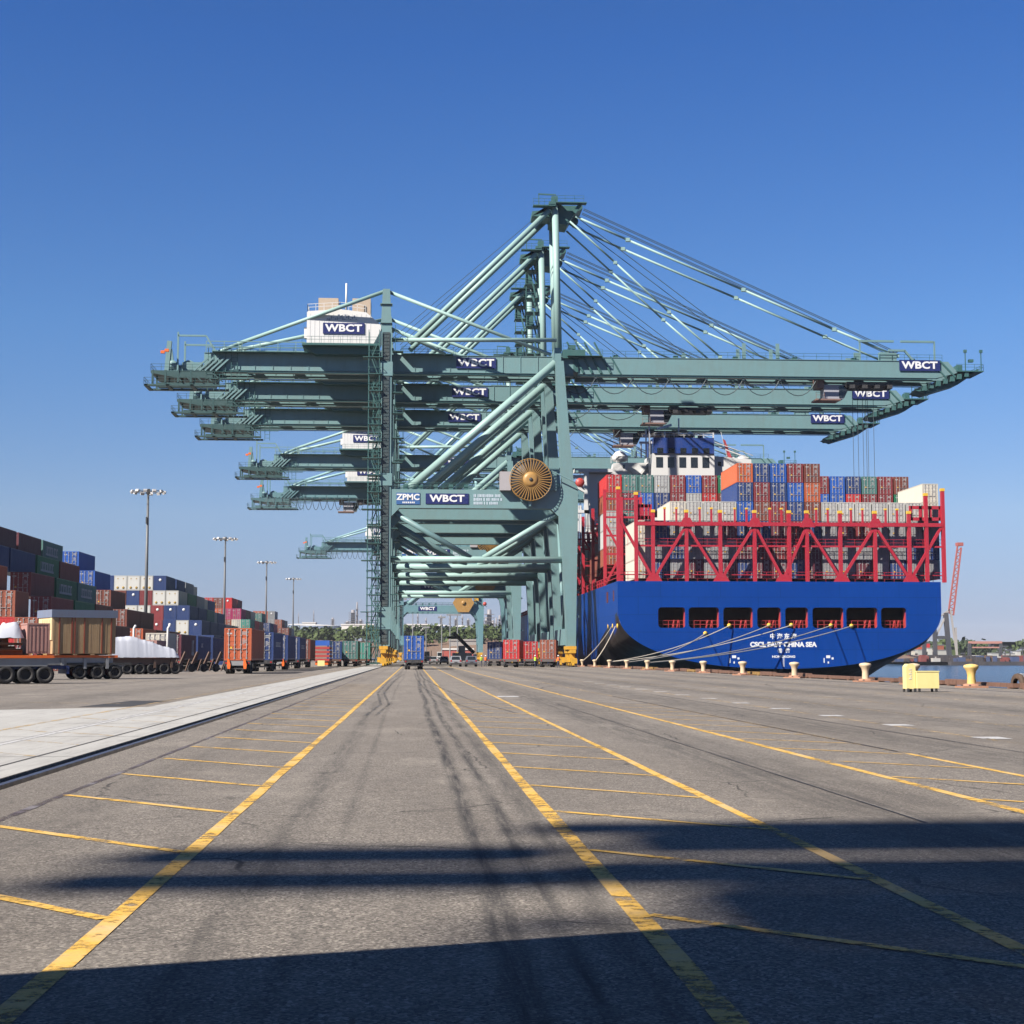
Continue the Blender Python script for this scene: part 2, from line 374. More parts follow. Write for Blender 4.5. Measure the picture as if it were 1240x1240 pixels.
    if A or not A:
        for y0, y1 in GY:
            g = MB().prism([(xr, zgirb), (xh-.4, zgirb), (xh-.4, zgirt), (xr, zgirt)], y0, y1)
            g.box(xr-5, xh-.4, y0+.1, y1-.1, zgirb-.4, zgirb-.003); g.box(xr, xh-.4, y0-.12, y1+.12, zgirt, zgirt+.08); g.box(xr, xh-.4, y0-.12, y1+.12, zgirb, zgirb+.08)
            for X in range(int(xr)+2, int(xh), 3): g.box(X, X+.09, y0-.1, y0+.02, zgirb+.09, zgirt-.002)
            g.build('main_girder', T, t)
            b = MB().prism([(xh+.4, zgirb), (xt-2.2, zgirb), (xtip, zgirb+1.0), (xt, zgirt), (xh+.4, zgirt)], y0, y1)
            b.box(xh+.4, xt-1, y0+.1, y1-.1, zgirb-.4, zgirb-.003); b.box(xh+.4, xt-3, y0-.12, y1+.12, zgirt, zgirt+.08); b.box(xh+.4, xt-4, y0-.12, y1+.12, zgirb, zgirb+.08)
            b.box(xt-16.5, xt-15.5, y0+.4, y1-.4, zgirt, zgirt+1.5)
            for X in (q(838, 440)[0], q(913, 440)[0], q(955, 440)[0]):
                b.box(X-.3, X+.3, y0+.4, y1-.4, zgirt, zgirt+(2.9 if X > q(900, 440)[0] else 1.0))
            b.build('boom', T, t)
        g = MB()
        X = xr+1
        while X < xt-2:
            if abs(X-xh) > 1.5: g.box(X, X+.5, 8.4, 12.4, zgirb+.3, zgirb+1.5)
            X += 7.0
        for i in range(18):
            X = xr+2+i*7; 
            if X < xt-8: g.beam((X, 8.4, zgirt-.3), (X+7, 12.4, zgirt-.3), .25) if i % 2 else g.beam((X+7, 8.4, zgirt-.3), (X, 12.4, zgirt-.3), .25)
        g.build('cross_bracing', T, t)
        # running rail, walkway and handrails
        g = MB().box(xr-4, xt-3, 6.6, 7.15, zgirb-.46, zgirb-.40).box(xr-4, xt-3, 13.65, 14.2, zgirb-.46, zgirb-.40)
        for xa_, xb_ in ((xr+1.5, q(455, 440, 7)[0]), (q(486, 440, 7)[0], q(549, 440, 7)[0]), (xh-1.5, xh+4.5)): g.box(xa_, xb_, 5.7, 7.16, zgirt-.02, zgirt+.06); g.rail([(xa_, 5.75, zgirt+.06), (xb_, 5.75, zgirt+.06)], step=2.2)
        g.rail([(xr-4, 6.25, zgirb-.54), (xh-1, 6.25, zgirb-.54)], step=2.4) if False else None
        g.rail([(xr+3, 7.4, zgirt+.08), (q(372, 430, 7)[0], 7.4, zgirt+.08)], step=2.2)
        g.rail([(q(486, 430, 7)[0], 7.4, zgirt+.08), (xh-2, 7.4, zgirt+.08)], step=2.2)
        g.rail([(xh+2, 7.4, zgirt+.08), (xt-1, 7.4, zgirt+.08)], step=2.2); g.rail([(xh+2, 13.4, zgirt+.08), (xt-1, 13.4, zgirt+.08)], step=2.2)
        for i in range(26):
            X = xh+4+i*2.6
            if i % 4 == 1: g.box(X, X+.8, 7.6, 8.3, zgirt+.08, zgirt+.55)
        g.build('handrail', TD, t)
        # trolley wire supports seen as dark equipment at the hinge
        g = MB().box(xh-2.2, xh+1.6, 6.6, 14.2, zgirt-.3, zgirt+1.2).box(xh-.4, xh+.4, 7.0, 13.8, zgirb+.3, zgirt+.3)
        for dx in (-1.5, 0, 1.5, 3.2): g.beam((xh+dx, 7.1, zgirt+2.6), (xh+dx+2.8, 7.1, zgirb+.2), .28)
        for dx in (2.8, 4.4, 6.0): g.beam((xh+dx, 7.15, zgirt+.2), (xh+dx+1.8, 7.15, zgirb), .2)
        g.rail([(xh-2.2, 6.7, zgirt+1.2), (xh+1.6, 6.7, zgirt+1.2)]); g.box(xh-1.0, xh+.1, 8, 13, zgirt+1.6, zgirt+2.3)
        g.build('boom_hinge', TD, t)
        # tip
        g = MB()
        g.prism([(xt-5.5, zgirb-2.0), (xt-1.5, zgirb-1.2), (xt+2.8, zgirb+.3), (xt+5.8, zgirt-.9), (xt+5.8, zgirt-1.3), (xt+2, zgirb-.9), (xt-3.5, zgirb-2.6)], 8.4, 12.4)
        for i in range(7): g.box(xt-4.6+i*1.25, xt-3.9+i*1.25, 7.2, 13.6, zgirb-2.2+i*.42, zgirb-1.3+i*.42)
        g.beam((xt-1.5, 7.2, zgirt+.1), (xt+1.2, 7.2, zgirb+.2), .28); g.beam((xt-3, 7.2, zgirt), (xt-.4, 7.2, zgirb), .22)
        g.box(xt+1.4, xt+6.2, 7.0, 13.8, zgirt-1.75, zgirt-1.55); g.rail([(xt+1.4, 7.05, zgirt-1.55), (xt+6.15, 7.05, zgirt-1.55), (xt+6.15, 13.7, zgirt-1.55)], step=1.5)
        for X in (xt+3.0, xt+5.8): g.beam((X, 7.1, zgirt-1.5), (X, 7.1, zgirt+1.9), .14); g.box(X-.25, X+.25, 6.9, 7.3, zgirt+1.6, zgirt+2.1)
        g.box(xt+2.6, xt+3.5, 10, 12, zgirt-1.5, zgirt)
        g.build('boom_tip', TD, t)
        g = MB()
        for X, L in ((xt-15.5, 6.0), (xt-2.3, -6.0)):
            g.beam((X, 7.5, zgirt), (X, 7.5, zgirt+3.6), .25); g.beam((X-.2, 7.5, zgirt+3.5), (X+L, 7.5, zgirt+3.5), .35)
        g.beam((xt-10.5, 7.5, zgirt+1.9), (xt-7.5, 7.5, zgirt+1.9), .35); g.beam((xt-7.6, 7.5, zgirt+1.9), (xt-6, 7.5, zgirt), .35); g.box(xt-12, xt-9, 7.5, 8.5, zgirt, zgirt+1.6)
        g.build('service_davit', T, t)
    # backreach end: platforms, machinery, hanging walkway
    p = lambda a, b_: q(a, b_, 7)
    xA, xB = p(183, 450)[0], p(258, 450)[0]; zf = p(200, 450)[1]
    g = MB().prism([(xA, zf-.3), (xA+4, zf-1.0), (xB, zf-1.0), (xB, zf+.15), (xA, zf+.15)], 6.6, 15.4)
    g.rail([(xA, 6.65, zf+.15), (xB, 6.65, zf+.15)], step=1.6); g.rail([(xA, 6.65, zf+.15), (xA, 15.3, zf+.15)], step=1.8)
    for i in range(5): g.beam((xA+3.6+i*1.7, 6.6, zf-.3), (xA+5.2+i*1.7, 6.6, zf-1.7), .2)
    zl2 = p(200, 469)[1]
    for ya_ in (3.7, 8.2): g.box(xA-.6, p(276, 469)[0], ya_, ya_+.9, zl2-.28, zl2)
    for xx_ in (xA-.6, xA+3, xA+7): g.box(xx_, xx_+.6, 3.7, 9.1, zl2-.3, zl2-.02)
    g.box(xA-.6, xA-.5, 3.6, 9.1, zl2-.2, zl2); g.rail([(xA-.6, 3.7, zl2), (p(276, 469)[0], 3.7, zl2)], step=1.6)
    g.rail([(xA-.6, 3.7, zl2), (xA-.6, 9.0, zl2)], step=1.6)
    for i in range(4):
        X = xA+.7+i*2.1
        for Y in (4.4, 8.8): g.beam((X, Y, zl2), (X, Y, zf-.2), .3)
    g.box(xA+1.2, p(262, 460)[0], 6.8, 8.0, zl2, zl2+.8)
    g.build('rear_platform', TEALX if A else TD, t)
    g = MB()
    X0 = p(203, 430)[0]
    for i, (dx, w_, h_) in enumerate(((0, 2.6, 1.5), (2.4, 3.2, 2.3), (4.9, 2.2, 1.7))):
        g.lathe([(.4, -.9), (h_*.55, -.9), (h_*.55, .9), (.4, .9)], X0+dx+.9, 7.6+i*2.2, zf+1.1, 14, axis='y'); g.box(X0+dx, X0+dx+w_, 6.8+i*.5, 14, zf+.15, zf+h_*.75)
    g.beam((X0-.1, 7, zf), (X0+.3, 7, zf+5.2), .75); g.beam((X0+1.1, 7, zf), (X0+.5, 7, zf+3.8), .5)
    for i in range(5): g.beam((X0+4.5+i*.9, 6.7, zf+.2), (X0+6.8+i*.9, 6.7, zf+2.4), .28)
    g.build('winch', T, t)
    xa_ = p(216, 430)[0]; xb_ = p(250, 430)[0]; zz = p(216, 407)[1]
    for Y in (6.5, 14.5):
        g = MB()
        g.beam((xa_, Y, zf), (xa_, Y, zz+.6), .28); g.beam((xa_, Y, zz), (xb_, Y, zz), .28); g.beam((xb_, Y, zz), (xb_+1.6, Y, zgirt), .28)
        g.beam((xb_, Y, zz-.9), (p(370, 415)[0], Y, zz-.9), .14); g.beam((xb_, Y, zz-1.9), (p(370, 415)[0], Y, zz-1.9), .14)
        for i in range(6): g.beam((xb_+i*3, Y, zgirt), (xb_+i*3, Y, zz-.9), .12)
        g.build('service_frame', T, t)
    g = MB()
    for i in range(3):
        X = p(252+i*14, 450)[0]
        for dx in (0, 1.0): g.beam((X+dx, 6.9, zgirt+1), (X+dx, 6.9, zl2-.5), .1)
        for z in range(8): g.beam((X, 6.9, zl2+z*.75), (X+1, 6.9, zl2+z*.75), .07)
    g.box(p(250, 460)[0], p(300, 460)[0], 6.5, 7.1, zgirb-1.6, zgirb-1.45); g.rail([(p(250, 460)[0], 6.55, zgirb-1.45), (p(300, 460)[0], 6.55, zgirb-1.45)], step=1.3)
    g.build('access_ladder', TD, t)
    # orange lamps
    g = MB()
    for a, b_ in ((199, 429), (204, 427)): X, Z = p(a, b_); g.box(X-.3, X+.35, 4.9, 5.4, Z-.2, Z+.25)
    g.build('warning_light', ORANGE, t)
    # machine house on its deck
    hx0, hx1 = q(371.5, 395, 4.5)[0], q(452, 395, 4.5)[0]; hz0 = q(400, 416.5, 4.5)[1]; hz1 = q(400, 377, 4.5)[1]; hzm = q(412, 374.3, 4.5)[1]
    h = MB().prism([(hx0, hz0), (hx1, hz0), (hx1+1.3, hz0+2.5), (hx1+1.3, hz1-2.2), (hx1-1.2, hz1-.1), ((hx0+hx1)/2, hzm), (hx0+.2, hz1), (hx0, hz1-.2)], 4.5, 16.4)
    for i in range(14):
        X = hx0+.5+i*.78; h.box(X, X+.05, 4.46, 4.51, hz0+.1, hz1-.4)
    house = h.build('machine_house', WHITE, t)
    r_ = MB().rail([(hx0+.1, 4.6, hz1), ((hx0+hx1)/2, 4.6, hzm), (hx1-1.3, 4.6, hz1-.1)], h=1.2, r=.045, step=1.3).rail([(hx0+.1, 4.6, hz1), (hx0+.1, 16.3, hz1)], h=1.2, r=.045).rail([(hx0+.1, 16.3, hz1), (hx1-1.2, 16.3, hz1)], h=1.2, r=.045)
    r_.box(hx0-.5, hx0+.0, 5.5, 7.0, hz0+1.2, hz0+3.0)
    r_.build('roof_railing', WHITE, house)
    if A:
        for a, b_ in ((386, 410), (427, 449)):
            MB().box(q(a, 370, 9)[0], q(b_, 370, 9)[0], 8, 13, hz1, q(400, 362.5, 9)[1]).build('roof_unit', paint('beige_unit', (.5, .40, .30), .6, .4, 1.5), house)
        X = q(419.5, 360, 6)[0]; MB().tube([(X, 5.5, hzm-.2), (X, 5.5, q(419, 344, 6)[1])], .16, 8).build('vent_pipe', WHITE, house)
        g = MB()
        for i in range(16):
            X, Z = q(396+i*2.3, 386+1.2*math.sin(i*1.7), 4.4); g.box(X, X+.22, 4.44, 4.48, Z-.06, Z+.1+.18*(i % 3))
        for i in range(4):
            X, Z = q(409+i*4, 381.5+(i % 2)*1.2, 4.4); g.box(X, X+.3, 4.44, 4.48, Z-.05, Z+.15)
        X, Z = q(395, 387, 4.4); g.box(X, q(434, 387, 4.4)[0], 4.44, 4.48, Z-.03, Z+.03)
        g.build('faded_emblem', paint('faded_grey_blue', (.30, .33, .40), .6, 0), house)
    xs0, zs0 = q(391, 404, 4.4); xs1, zs1 = q(441.5, 391.5, 4.4)
    sign(house, xs0, xs1, zs0, zs1, 4.42)
    bx0, bx1 = q(366, 418, 4.5)[0], q(459, 418, 4.5)[0]
    g = MB().box(bx0, bx1, 3.6, 17.0, hz0-.35, hz0).prism([(bx0, hz0-.35), (bx0+2.2, hz0-1.6), (bx1, hz0-1.6), (bx1, hz0-.35)], 5, 15.5)
    g.rail([(bx0, 3.65, hz0), (bx1, 3.65, hz0)], step=1.5)
    for X in (bx0+3, (bx0+bx1)/2, bx1-2): g.box(X-.3, X+.3, 7.4, 13.4, zgirt, hz0-1.55)
    g.build('machine_deck', TD, t)
    # mast, crosshead, backstays, forestays
    ax, az = q(672, 249, 8); mx_, mz = q(676.5, 420, 8)
    for yy in (8.0, 14.2):
        MB().tube([(mx_, yy, mz-.8), (ax, yy, az)], .58, 16).build('mast', TL, t)
        a = q(661.5, 257, 8); b = q(496, 416, 8)
        g = MB().tube([(a[0]+.6, yy, a[1]+.4), (b[0], yy, b[1])], .46, 14); g.build('backstay', TL, t)
        g = MB()
        a = q(697, 262, 8)
        pts = [q(760, 290.5, 8), q(900, 351, 8), q(1010, 399, 8), q(1086, 431, 8)]
        prev = a
        for pt in pts: g.tube([(prev[0], yy, prev[1]), (pt[0], yy, pt[1])], .2, 8); g.box(pt[0]-.35, pt[0]+.35, yy-.3, yy+.3, pt[1]-.3, pt[1]+.3); prev = pt
        g.build('forestay', TL, t)
        g = MB(); a = q(690, 268, 8); prev = a
        for pt in (q(745, 318, 8), q(810, 378, 8), q(872, 432, 8)): g.tube([(prev[0], yy, prev[1]), (pt[0], yy, pt[1])], .17, 8); g.box(pt[0]-.3, pt[0]+.3, yy-.25, yy+.25, pt[1]-.25, pt[1]+.25); prev = pt
        g.build('forestay', TL, t)
    g = MB(); c = .07
    a = q(708, 250, 8); b = q(1090, 425, 8)
    for yy in (9.4, 10.2, 12.0, 12.8):
        g.tube([(a[0], yy, a[1]), (b[0], yy, b[1])], c, 5, cap=False)
    a = q(703, 262, 8); b = q(925, 430, 8)
    for yy in (9.8, 13.6): g.tube([(a[0], yy, a[1]), (b[0], yy, b[1])], c, 5, cap=False)
    a = q(650, 260, 8); b = q(470, 412, 8); c2 = q(650, 266, 8)
    for yy in (9.4, 14.0): g.tube([(a[0], yy, a[1]), (b[0], yy, b[1])], .05, 5, cap=False); g.tube([(c2[0], yy, c2[1]), (b[0]+2, yy, b[1]-.5)], .05, 5, cap=False)
    g.build('hoist_rope', CABLE, t)
    g = MB(); c0 = q(645, 256, 8); c1 = q(706, 248, 8)
    g.prism([(c0[0], c0[1]-.5), (c0[0]+5, c0[1]-.9), (ax-1, az-1.6), (ax-1, az+.5), (c0[0]+4, c0[1]+.9), (c0[0], c0[1]+.3)], 9.0, 13.4)
    g.prism([(ax-.8, az-2.8), (ax+2.2, az-3.2), (c1[0]-1.5, az-1.2), (c1[0], az-.2), (c1[0], az+.25), (ax-.8, az+.25)], 8.7, 13.6)
    g.box(ax-1.1, ax+1.1, 7.2, 15.0, az-.1, az+.5)
    g.rail([(c0[0], 6.6, az-.3), (ax, 6.6, az-.3)], step=1.3); g.rail([(ax, 6.6, az+.3), (c1[0], 6.6, az+.3)], step=1.3); g.box(c0[0], ax, 6.5, 8, az-.45, az-.3); g.box(ax, c1[0]+.5, 6.5, 8, az+.15, az+.3)
    g.beam((ax-2.8, 8, az), (ax-2.8, 8, az+2.1), .14); g.beam((ax-2.9, 8, az+2.0), (ax+.2, 8, az+1.9), .22); g.box(ax-.5, ax+.6, 9, 10.5, az+.5, az+2.0)
    for i in range(4): g.lathe([(.2, -.15), (.9, -.15), (.9, .15), (.2, .15)], ax+1.3+i*.8, 9.5+i*1.2, az-.4-i*.3, 14, axis='y')
    g.beam((c1[0]-1.6, 7.5, az-1.4), (c1[0]-.4, 7.5, az+.3), .6)
    g.build('apex_platform', TD, t)
    # trolley, operator cab, festoon, ropes
    X = trolley_x
    g = MB().box(X+1.5, X+9.5, 7.4, 13.4, zgirb-1.35, zgirb-.75)
    for dx in (2, 4.2, 6.4, 8.6): g.lathe([(.15, -.2), (.55, -.2), (.55, .2), (.15, .2)], X+dx, 8.2, zgirb-1.25, 12, axis='y'); g.box(X+dx, X+dx+.9, 7.2, 9.5, zgirb-1.9, zgirb-1.2)
    g.build('trolley', DARK, t)
    cab = MB().prism([(X-2.2, zgirb-3.6), (X+1.2, zgirb-3.6), (X+1.9, zgirb-2.2), (X+1.9, zgirb-1.1), (X-2.2, zgirb-1.1)], 8.6, 11.2).build('operator_cab', paint('grey_cab_paint', (.36, .37, .42), .45, .2, 1), t)
    MB().prism([(X+.45, zgirb-3.4), (X+1.35, zgirb-3.4), (X+1.98, zgirb-2.1), (X+1.98, zgirb-1.3), (X+.45, zgirb-1.3)], 8.5, 11.3).build('window', GLASS, cab)
    MB().box(X-3.4, X-2.2, 8.4, 11.4, zgirb-1.7, zgirb+.1).box(X-3.7, X+.6, 8.2, 11.6, zgirb-3.9, zgirb-3.62).rail([(X-3.7, 8.2, zgirb-3.6), (X-2.2, 8.2, zgirb-3.6)], step=1).build('cab_frame', paint('rusty_cab_frame', (.22, .13, .11), .6, .5, 2), cab)
    g = MB(); 
    if A:
        festoon(g, xh-3, X-4, 6.9, zgirb-.7, 6.3, 2.7); festoon(g, xr+4, xh-40, 6.9, zgirb-.7, 6.0, 2.6) if label.startswith('third') or label.startswith('fourth') else None
    else:
        festoon(g, xr-6, xr+22, 5.0, zgirb-.6, 1.9, 3.0); festoon(g, xh, xh+20, 5.0, zgirb-.6, 1.9, 3.0)
    g.build('festoon_cable', CABLE, t)
    # boards, lettering, cable reel
    X0, Z0 = q(552.5, 446, 7.2); X1, Z1 = q(600.5, 433.5, 7.2); sign(t, X0, X1, Z0, Z1, 7.17)
    X0, Z0 = q(1089, 449, 7.2); X1, Z1 = q(1138, 436.5, 7.2); sign(t, X0, X1, Z0, Z1, 7.17)
    zc = (zt_p+zb_p)/2
    X0, X1 = Q(515.5, 600)[0], Q(567.5, 600)[0]; sign(t, X0, X1, zc-.86, zc+.86, .1)
    X0, X1 = Q(480, 600)[0], Q(508.5, 600)[0]
    if A:
        lg = MB().box(X0, X1, .02, .1, zc-.95, zc+.95).build('maker_board', LOGOB, t)
        link('lettering', text_mesh('ZPMC', 1.35, .045, .02, 1.0, 1.05), lg, ((X0+X1)/2, 0, zc+.2), (R(90), 0, R(0)))
        g = MB()
        for i in range(7): g.box(X0+1.0+i*.3, X0+1.2+i*.3, -.01, .02, zc-.78, zc-.52)
        g.build('small_lettering', LETTER, lg)
        g = MB(); rr = random.Random(3)
        for row in range(3):
            x = Q(573.5, 600)[0]; xe_ = Q(606-row*2+(row == 1)*4, 600)[0]
            while x < xe_:
                w_ = rr.uniform(.12, .26); hh = rr.uniform(.2, .27)
                g.box(x, x+w_, .08, .11, zc+.55-row*.62-hh, zc+.55-row*.62+hh); x += w_+.06+(.18 if rr.random() < .14 else 0)
        g.build('small_lettering', paint('pale_blue_lettering', (.5, .60, .66), .5, 0), t)
    # reel
    cx = Q(642.5, 581, -1.2)[0]; cz = Q(642.5, 581, -1.2)[1] if A else zt_p+.9
    Rr = 3.45 if A else 4.1
    g = MB()
    if reel == 'spoke':
        for i in range(40):
            a = 2*math.pi*i/40; c_, s_ = math.cos(a), math.sin(a)
            g.beam((cx+c_*1.1, -1.6, cz+s_*1.1), (cx+c_*Rr, -1.6, cz+s_*Rr), .12)
            if i % 2: g.beam((cx+c_*1.1, -.8, cz+s_*1.1), (cx+c_*Rr, -.8, cz+s_*Rr), .12)
        for Y in (-1.55, -.95):
            ring = [(cx+math.cos(2*math.pi*i/48)*Rr, Y, cz+math.sin(2*math.pi*i/48)*Rr) for i in range(49)]; g.tube(ring, .06, 6, cap=False)
        g.lathe([(.3, -1.85), (.75, -1.85), (1.3, -1.65), (1.35, -.8), (.3, -.8)], cx, 0, cz, 28, axis='y')
        rl = g.build('cable_reel', BRASS, t)
        MB().lathe([(1.15, -1.35), (3.3, -1.32), (3.3, -1.02), (1.15, -1.0)], cx, 0, cz, 30, axis='y').build('reeled_cable', DARK, rl)
        MB().lathe([(.05, -1.95), (.3, -1.95), (.3, -1.8), (.05, -1.8)], cx, 0, cz, 18, axis='y').build('hub', DARK, rl)
        MB().box(Q(605, 580)[0], Q(618, 580)[0], -1.2, .6, zt_p-.2, zt_p+2.9).build('drive_housing', paint('grey_drive', (.42, .40, .41), .5, .3, 1), rl)
    else:
        hexa = [(cx+math.cos(R(60*i))*Rr, cz+math.sin(R(60*i))*Rr) for i in range(6)]
        g.prism(hexa[::-1][::-1], -1.5, -1.3); g.prism(hexa, -.8, -.6); g.lathe([(.1, -1.8), (.8, -1.8), (.8, -.4), (.1, -.4)], cx, 0, cz, 16, axis='y')
        rl = g.build('cable_reel', BRASS, t)
        MB().box(cx+4.2, cx+5.8, -1, .6, zt_p+1.6, zt_p+3.6).build('drive_housing', YELLOW, rl)
    # reel frame
    MB().box(cx+Rr+.3, cx+Rr+.9, -.6, .3, zt_p-.1, zt_p+3).build('reel_bracket', T, t)
    MB().box(cx-.3, cx+.3, -.7, .1, zb_p+.3, cz).build('reel_bracket', T, t)
    g = MB()
    g.tube([(cx+Rr, -1.2, cz+1.5), (XW+1.2, -1.2, cz-.6), (XW+2.3, -1.0, cz-1.6)], .1, 6)
    g.build('cable_guide', T, t)
    MB().lathe([(.05, -.3), (.75, -.3), (.75, .1), (.05, .1)], XW+1.5, -1.1, cz-.4, 14, axis='y').build('guide_roller', paint('rust_red_roller', (.45, .05, .04), .5, .3, 2), t)
    # mast stair cages
    if not label.startswith('first'):
        g = MB(); 
        for i in range(9):
            f = i/9; z = mz+(az-mz)*f; X = mx_+(ax-mx_)*f-1.7
            g.box(X-1.1, X+1.3, 13.2, 16.6, z, z+.12); g.rail([(X-1.1, 13.25, z), (X+1.2, 13.25, z)], step=1.2, r=.05)
            g.beam((X-1.0, 13.3, z), (X-1.0, 13.3, z+2.3), .16); g.beam((X+1.0, 13.3, z), (X+.2, 13.3, z+3.2), .3)
            if i % 3 == 1: g.box(X-.9, X+.3, 13.5, 15.5, z+.1, z+2.1)
        g.build('mast_stairs', TD, t)
    return t

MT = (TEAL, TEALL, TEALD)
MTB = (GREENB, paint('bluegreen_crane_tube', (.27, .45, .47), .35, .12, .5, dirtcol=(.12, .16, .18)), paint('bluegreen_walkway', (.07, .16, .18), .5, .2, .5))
xcab = lambda px, D: P(px, 470, D)[0]
cranes = []
c1 = make_crane(MT, 'A', 'first quay crane of the row, boom reaching over the stern, large spoked reel unobscured', P(1012, 466, D0+9)[0]); cranes.append(c1)
c2 = make_crane(MT, 'A', 'second quay crane of the row', P(801, 496, 286+9)[0])
c2['label'] = 'second quay crane of the row, operator cab above the ship bridge roof'
c2.location.y = 286.5
c3 = copy_tree(c2, None, 'third quay crane of the row, operator cab just beside the ship bridge'); c3.location.y = 318
for ch in c3.children:
    if ch.name.split('.')[0] in ('trolley', 'operator_cab'): ch.location.x += P(764, 525, 327)[0]-P(801, 496, 295.5)[0]
c4 = copy_tree(c2, None, 'fourth quay crane of the row, standing apart beyond a gap with sunlit waterside leg'); c4.location.y = 391
for ch in c4.children:
    if ch.name.split('.')[0] in ('trolley', 'operator_cab'): ch.location.x -= 22
c5 = make_crane(MTB, 'B', 'fifth quay crane, lower blue-green one with tight cable loops under its backreach', -17, zs=4.9, zp=19.2, reel='hex')
c5.location.y = 421
c6 = make_crane(MTB, 'B', 'sixth and last quay crane, small under the others with a brown six-sided reel', -12, zs=7.0, zp=18.7, reel='hex')
c6.location.y = 601
# hoisting ropes of the first crane with its spreader low behind the deck stacks
g = MB(); zz = P(1040, 460, 268)[1]
for px in (1033, 1039, 1045, 1047, 1051, 1056):
    X = P(px, 520, 268)[0]; g.tube([(X, 10+(px % 3), zz-.6), (X, 10+(px % 3), 31.5)], .045, 4, cap=False)
g.build('hoist_rope', CABLE, c1)
g = MB(); Xs = P(1044, 575, 268)[0]; g.box(Xs-1.5, Xs+1.5, 5.6, 17.8, 30.9, 31.3).box(Xs-1.2, Xs+1.2, 10, 13.5, 31.3, 32); g.build('spreader', YELLOW, c1)
# ------------------------------------------------------------------ node helper
class N:
    def __init__(s, name, rough=.9):
        s.m = bpy.data.materials.new(name); s.m.use_nodes = True; s.t = s.m.node_tree; s.n = s.t.nodes; s.b = s.n['Principled BSDF']
        s.b.inputs['Roughness'].default_value = rough; s.tc = s.n.new('ShaderNodeTexCoord').outputs['Object']
    def set(s, sock, v):
        if hasattr(v, 'is_output'): s.t.links.new(v, sock)
        else: sock.default_value = v
    def math(s, op, a, b=0.0, c=0.0, clamp=False):
        q = s.n.new('ShaderNodeMath'); q.operation = op; q.use_clamp = clamp
        s.set(q.inputs[0], a); s.set(q.inputs[1], b); s.set(q.inputs[2], c); return q.outputs[0]
    def noise(s, sc_, det=4, rough=.6, stretch=(1,1,1), dist=0, vec=None, off=(0,0,0)):
        mp = s.n.new('ShaderNodeMapping'); mp.inputs['Scale'].default_value = stretch; mp.inputs['Location'].default_value = off; s.set(mp.inputs[0], vec or s.tc)
        q = s.n.new('ShaderNodeTexNoise'); q.inputs['Scale'].default_value = sc_; q.inputs['Detail'].default_value = det; q.inputs['Roughness'].default_value = rough; q.inputs['Distortion'].default_value = dist
        s.set(q.inputs['Vector'], mp.outputs[0]); return q.outputs[0]
    def rng(s, v, a, b, c=0.0, d=1.0):
        q = s.n.new('ShaderNodeMapRange'); s.set(q.inputs[0], v); q.inputs[1].default_value = a; q.inputs[2].default_value = b; q.inputs[3].default_value = c; q.inputs[4].default_value = d; return q.outputs[0]
    def mix(s, f, a, b, mode='MIX'):
        q = s.n.new('ShaderNodeMix'); q.data_type = 'RGBA'; q.blend_type = mode; s.set(q.inputs[0], f)
        for i, v in ((6, a), (7, b)): s.set(q.inputs[i], (*v, 1) if isinstance(v, tuple) and len(v) == 3 else v)
        return q.outputs[2]
    def col(s, v, k=.67):
        if isinstance(v, tuple): s.set(s.b.inputs['Base Color'], (*[q*k for q in v], 1)); return
        s.set(s.b.inputs['Base Color'], s.mix(1.0, v, (k, k, k), 'MULTIPLY'))
    def bump(s, h, st=.5, d=.01):
        q = s.n.new('ShaderNodeBump'); q.inputs['Strength'].default_value = st; q.inputs['Distance'].default_value = d; s.set(q.inputs['Height'], h); s.set(s.b.inputs['Normal'], q.outputs[0])
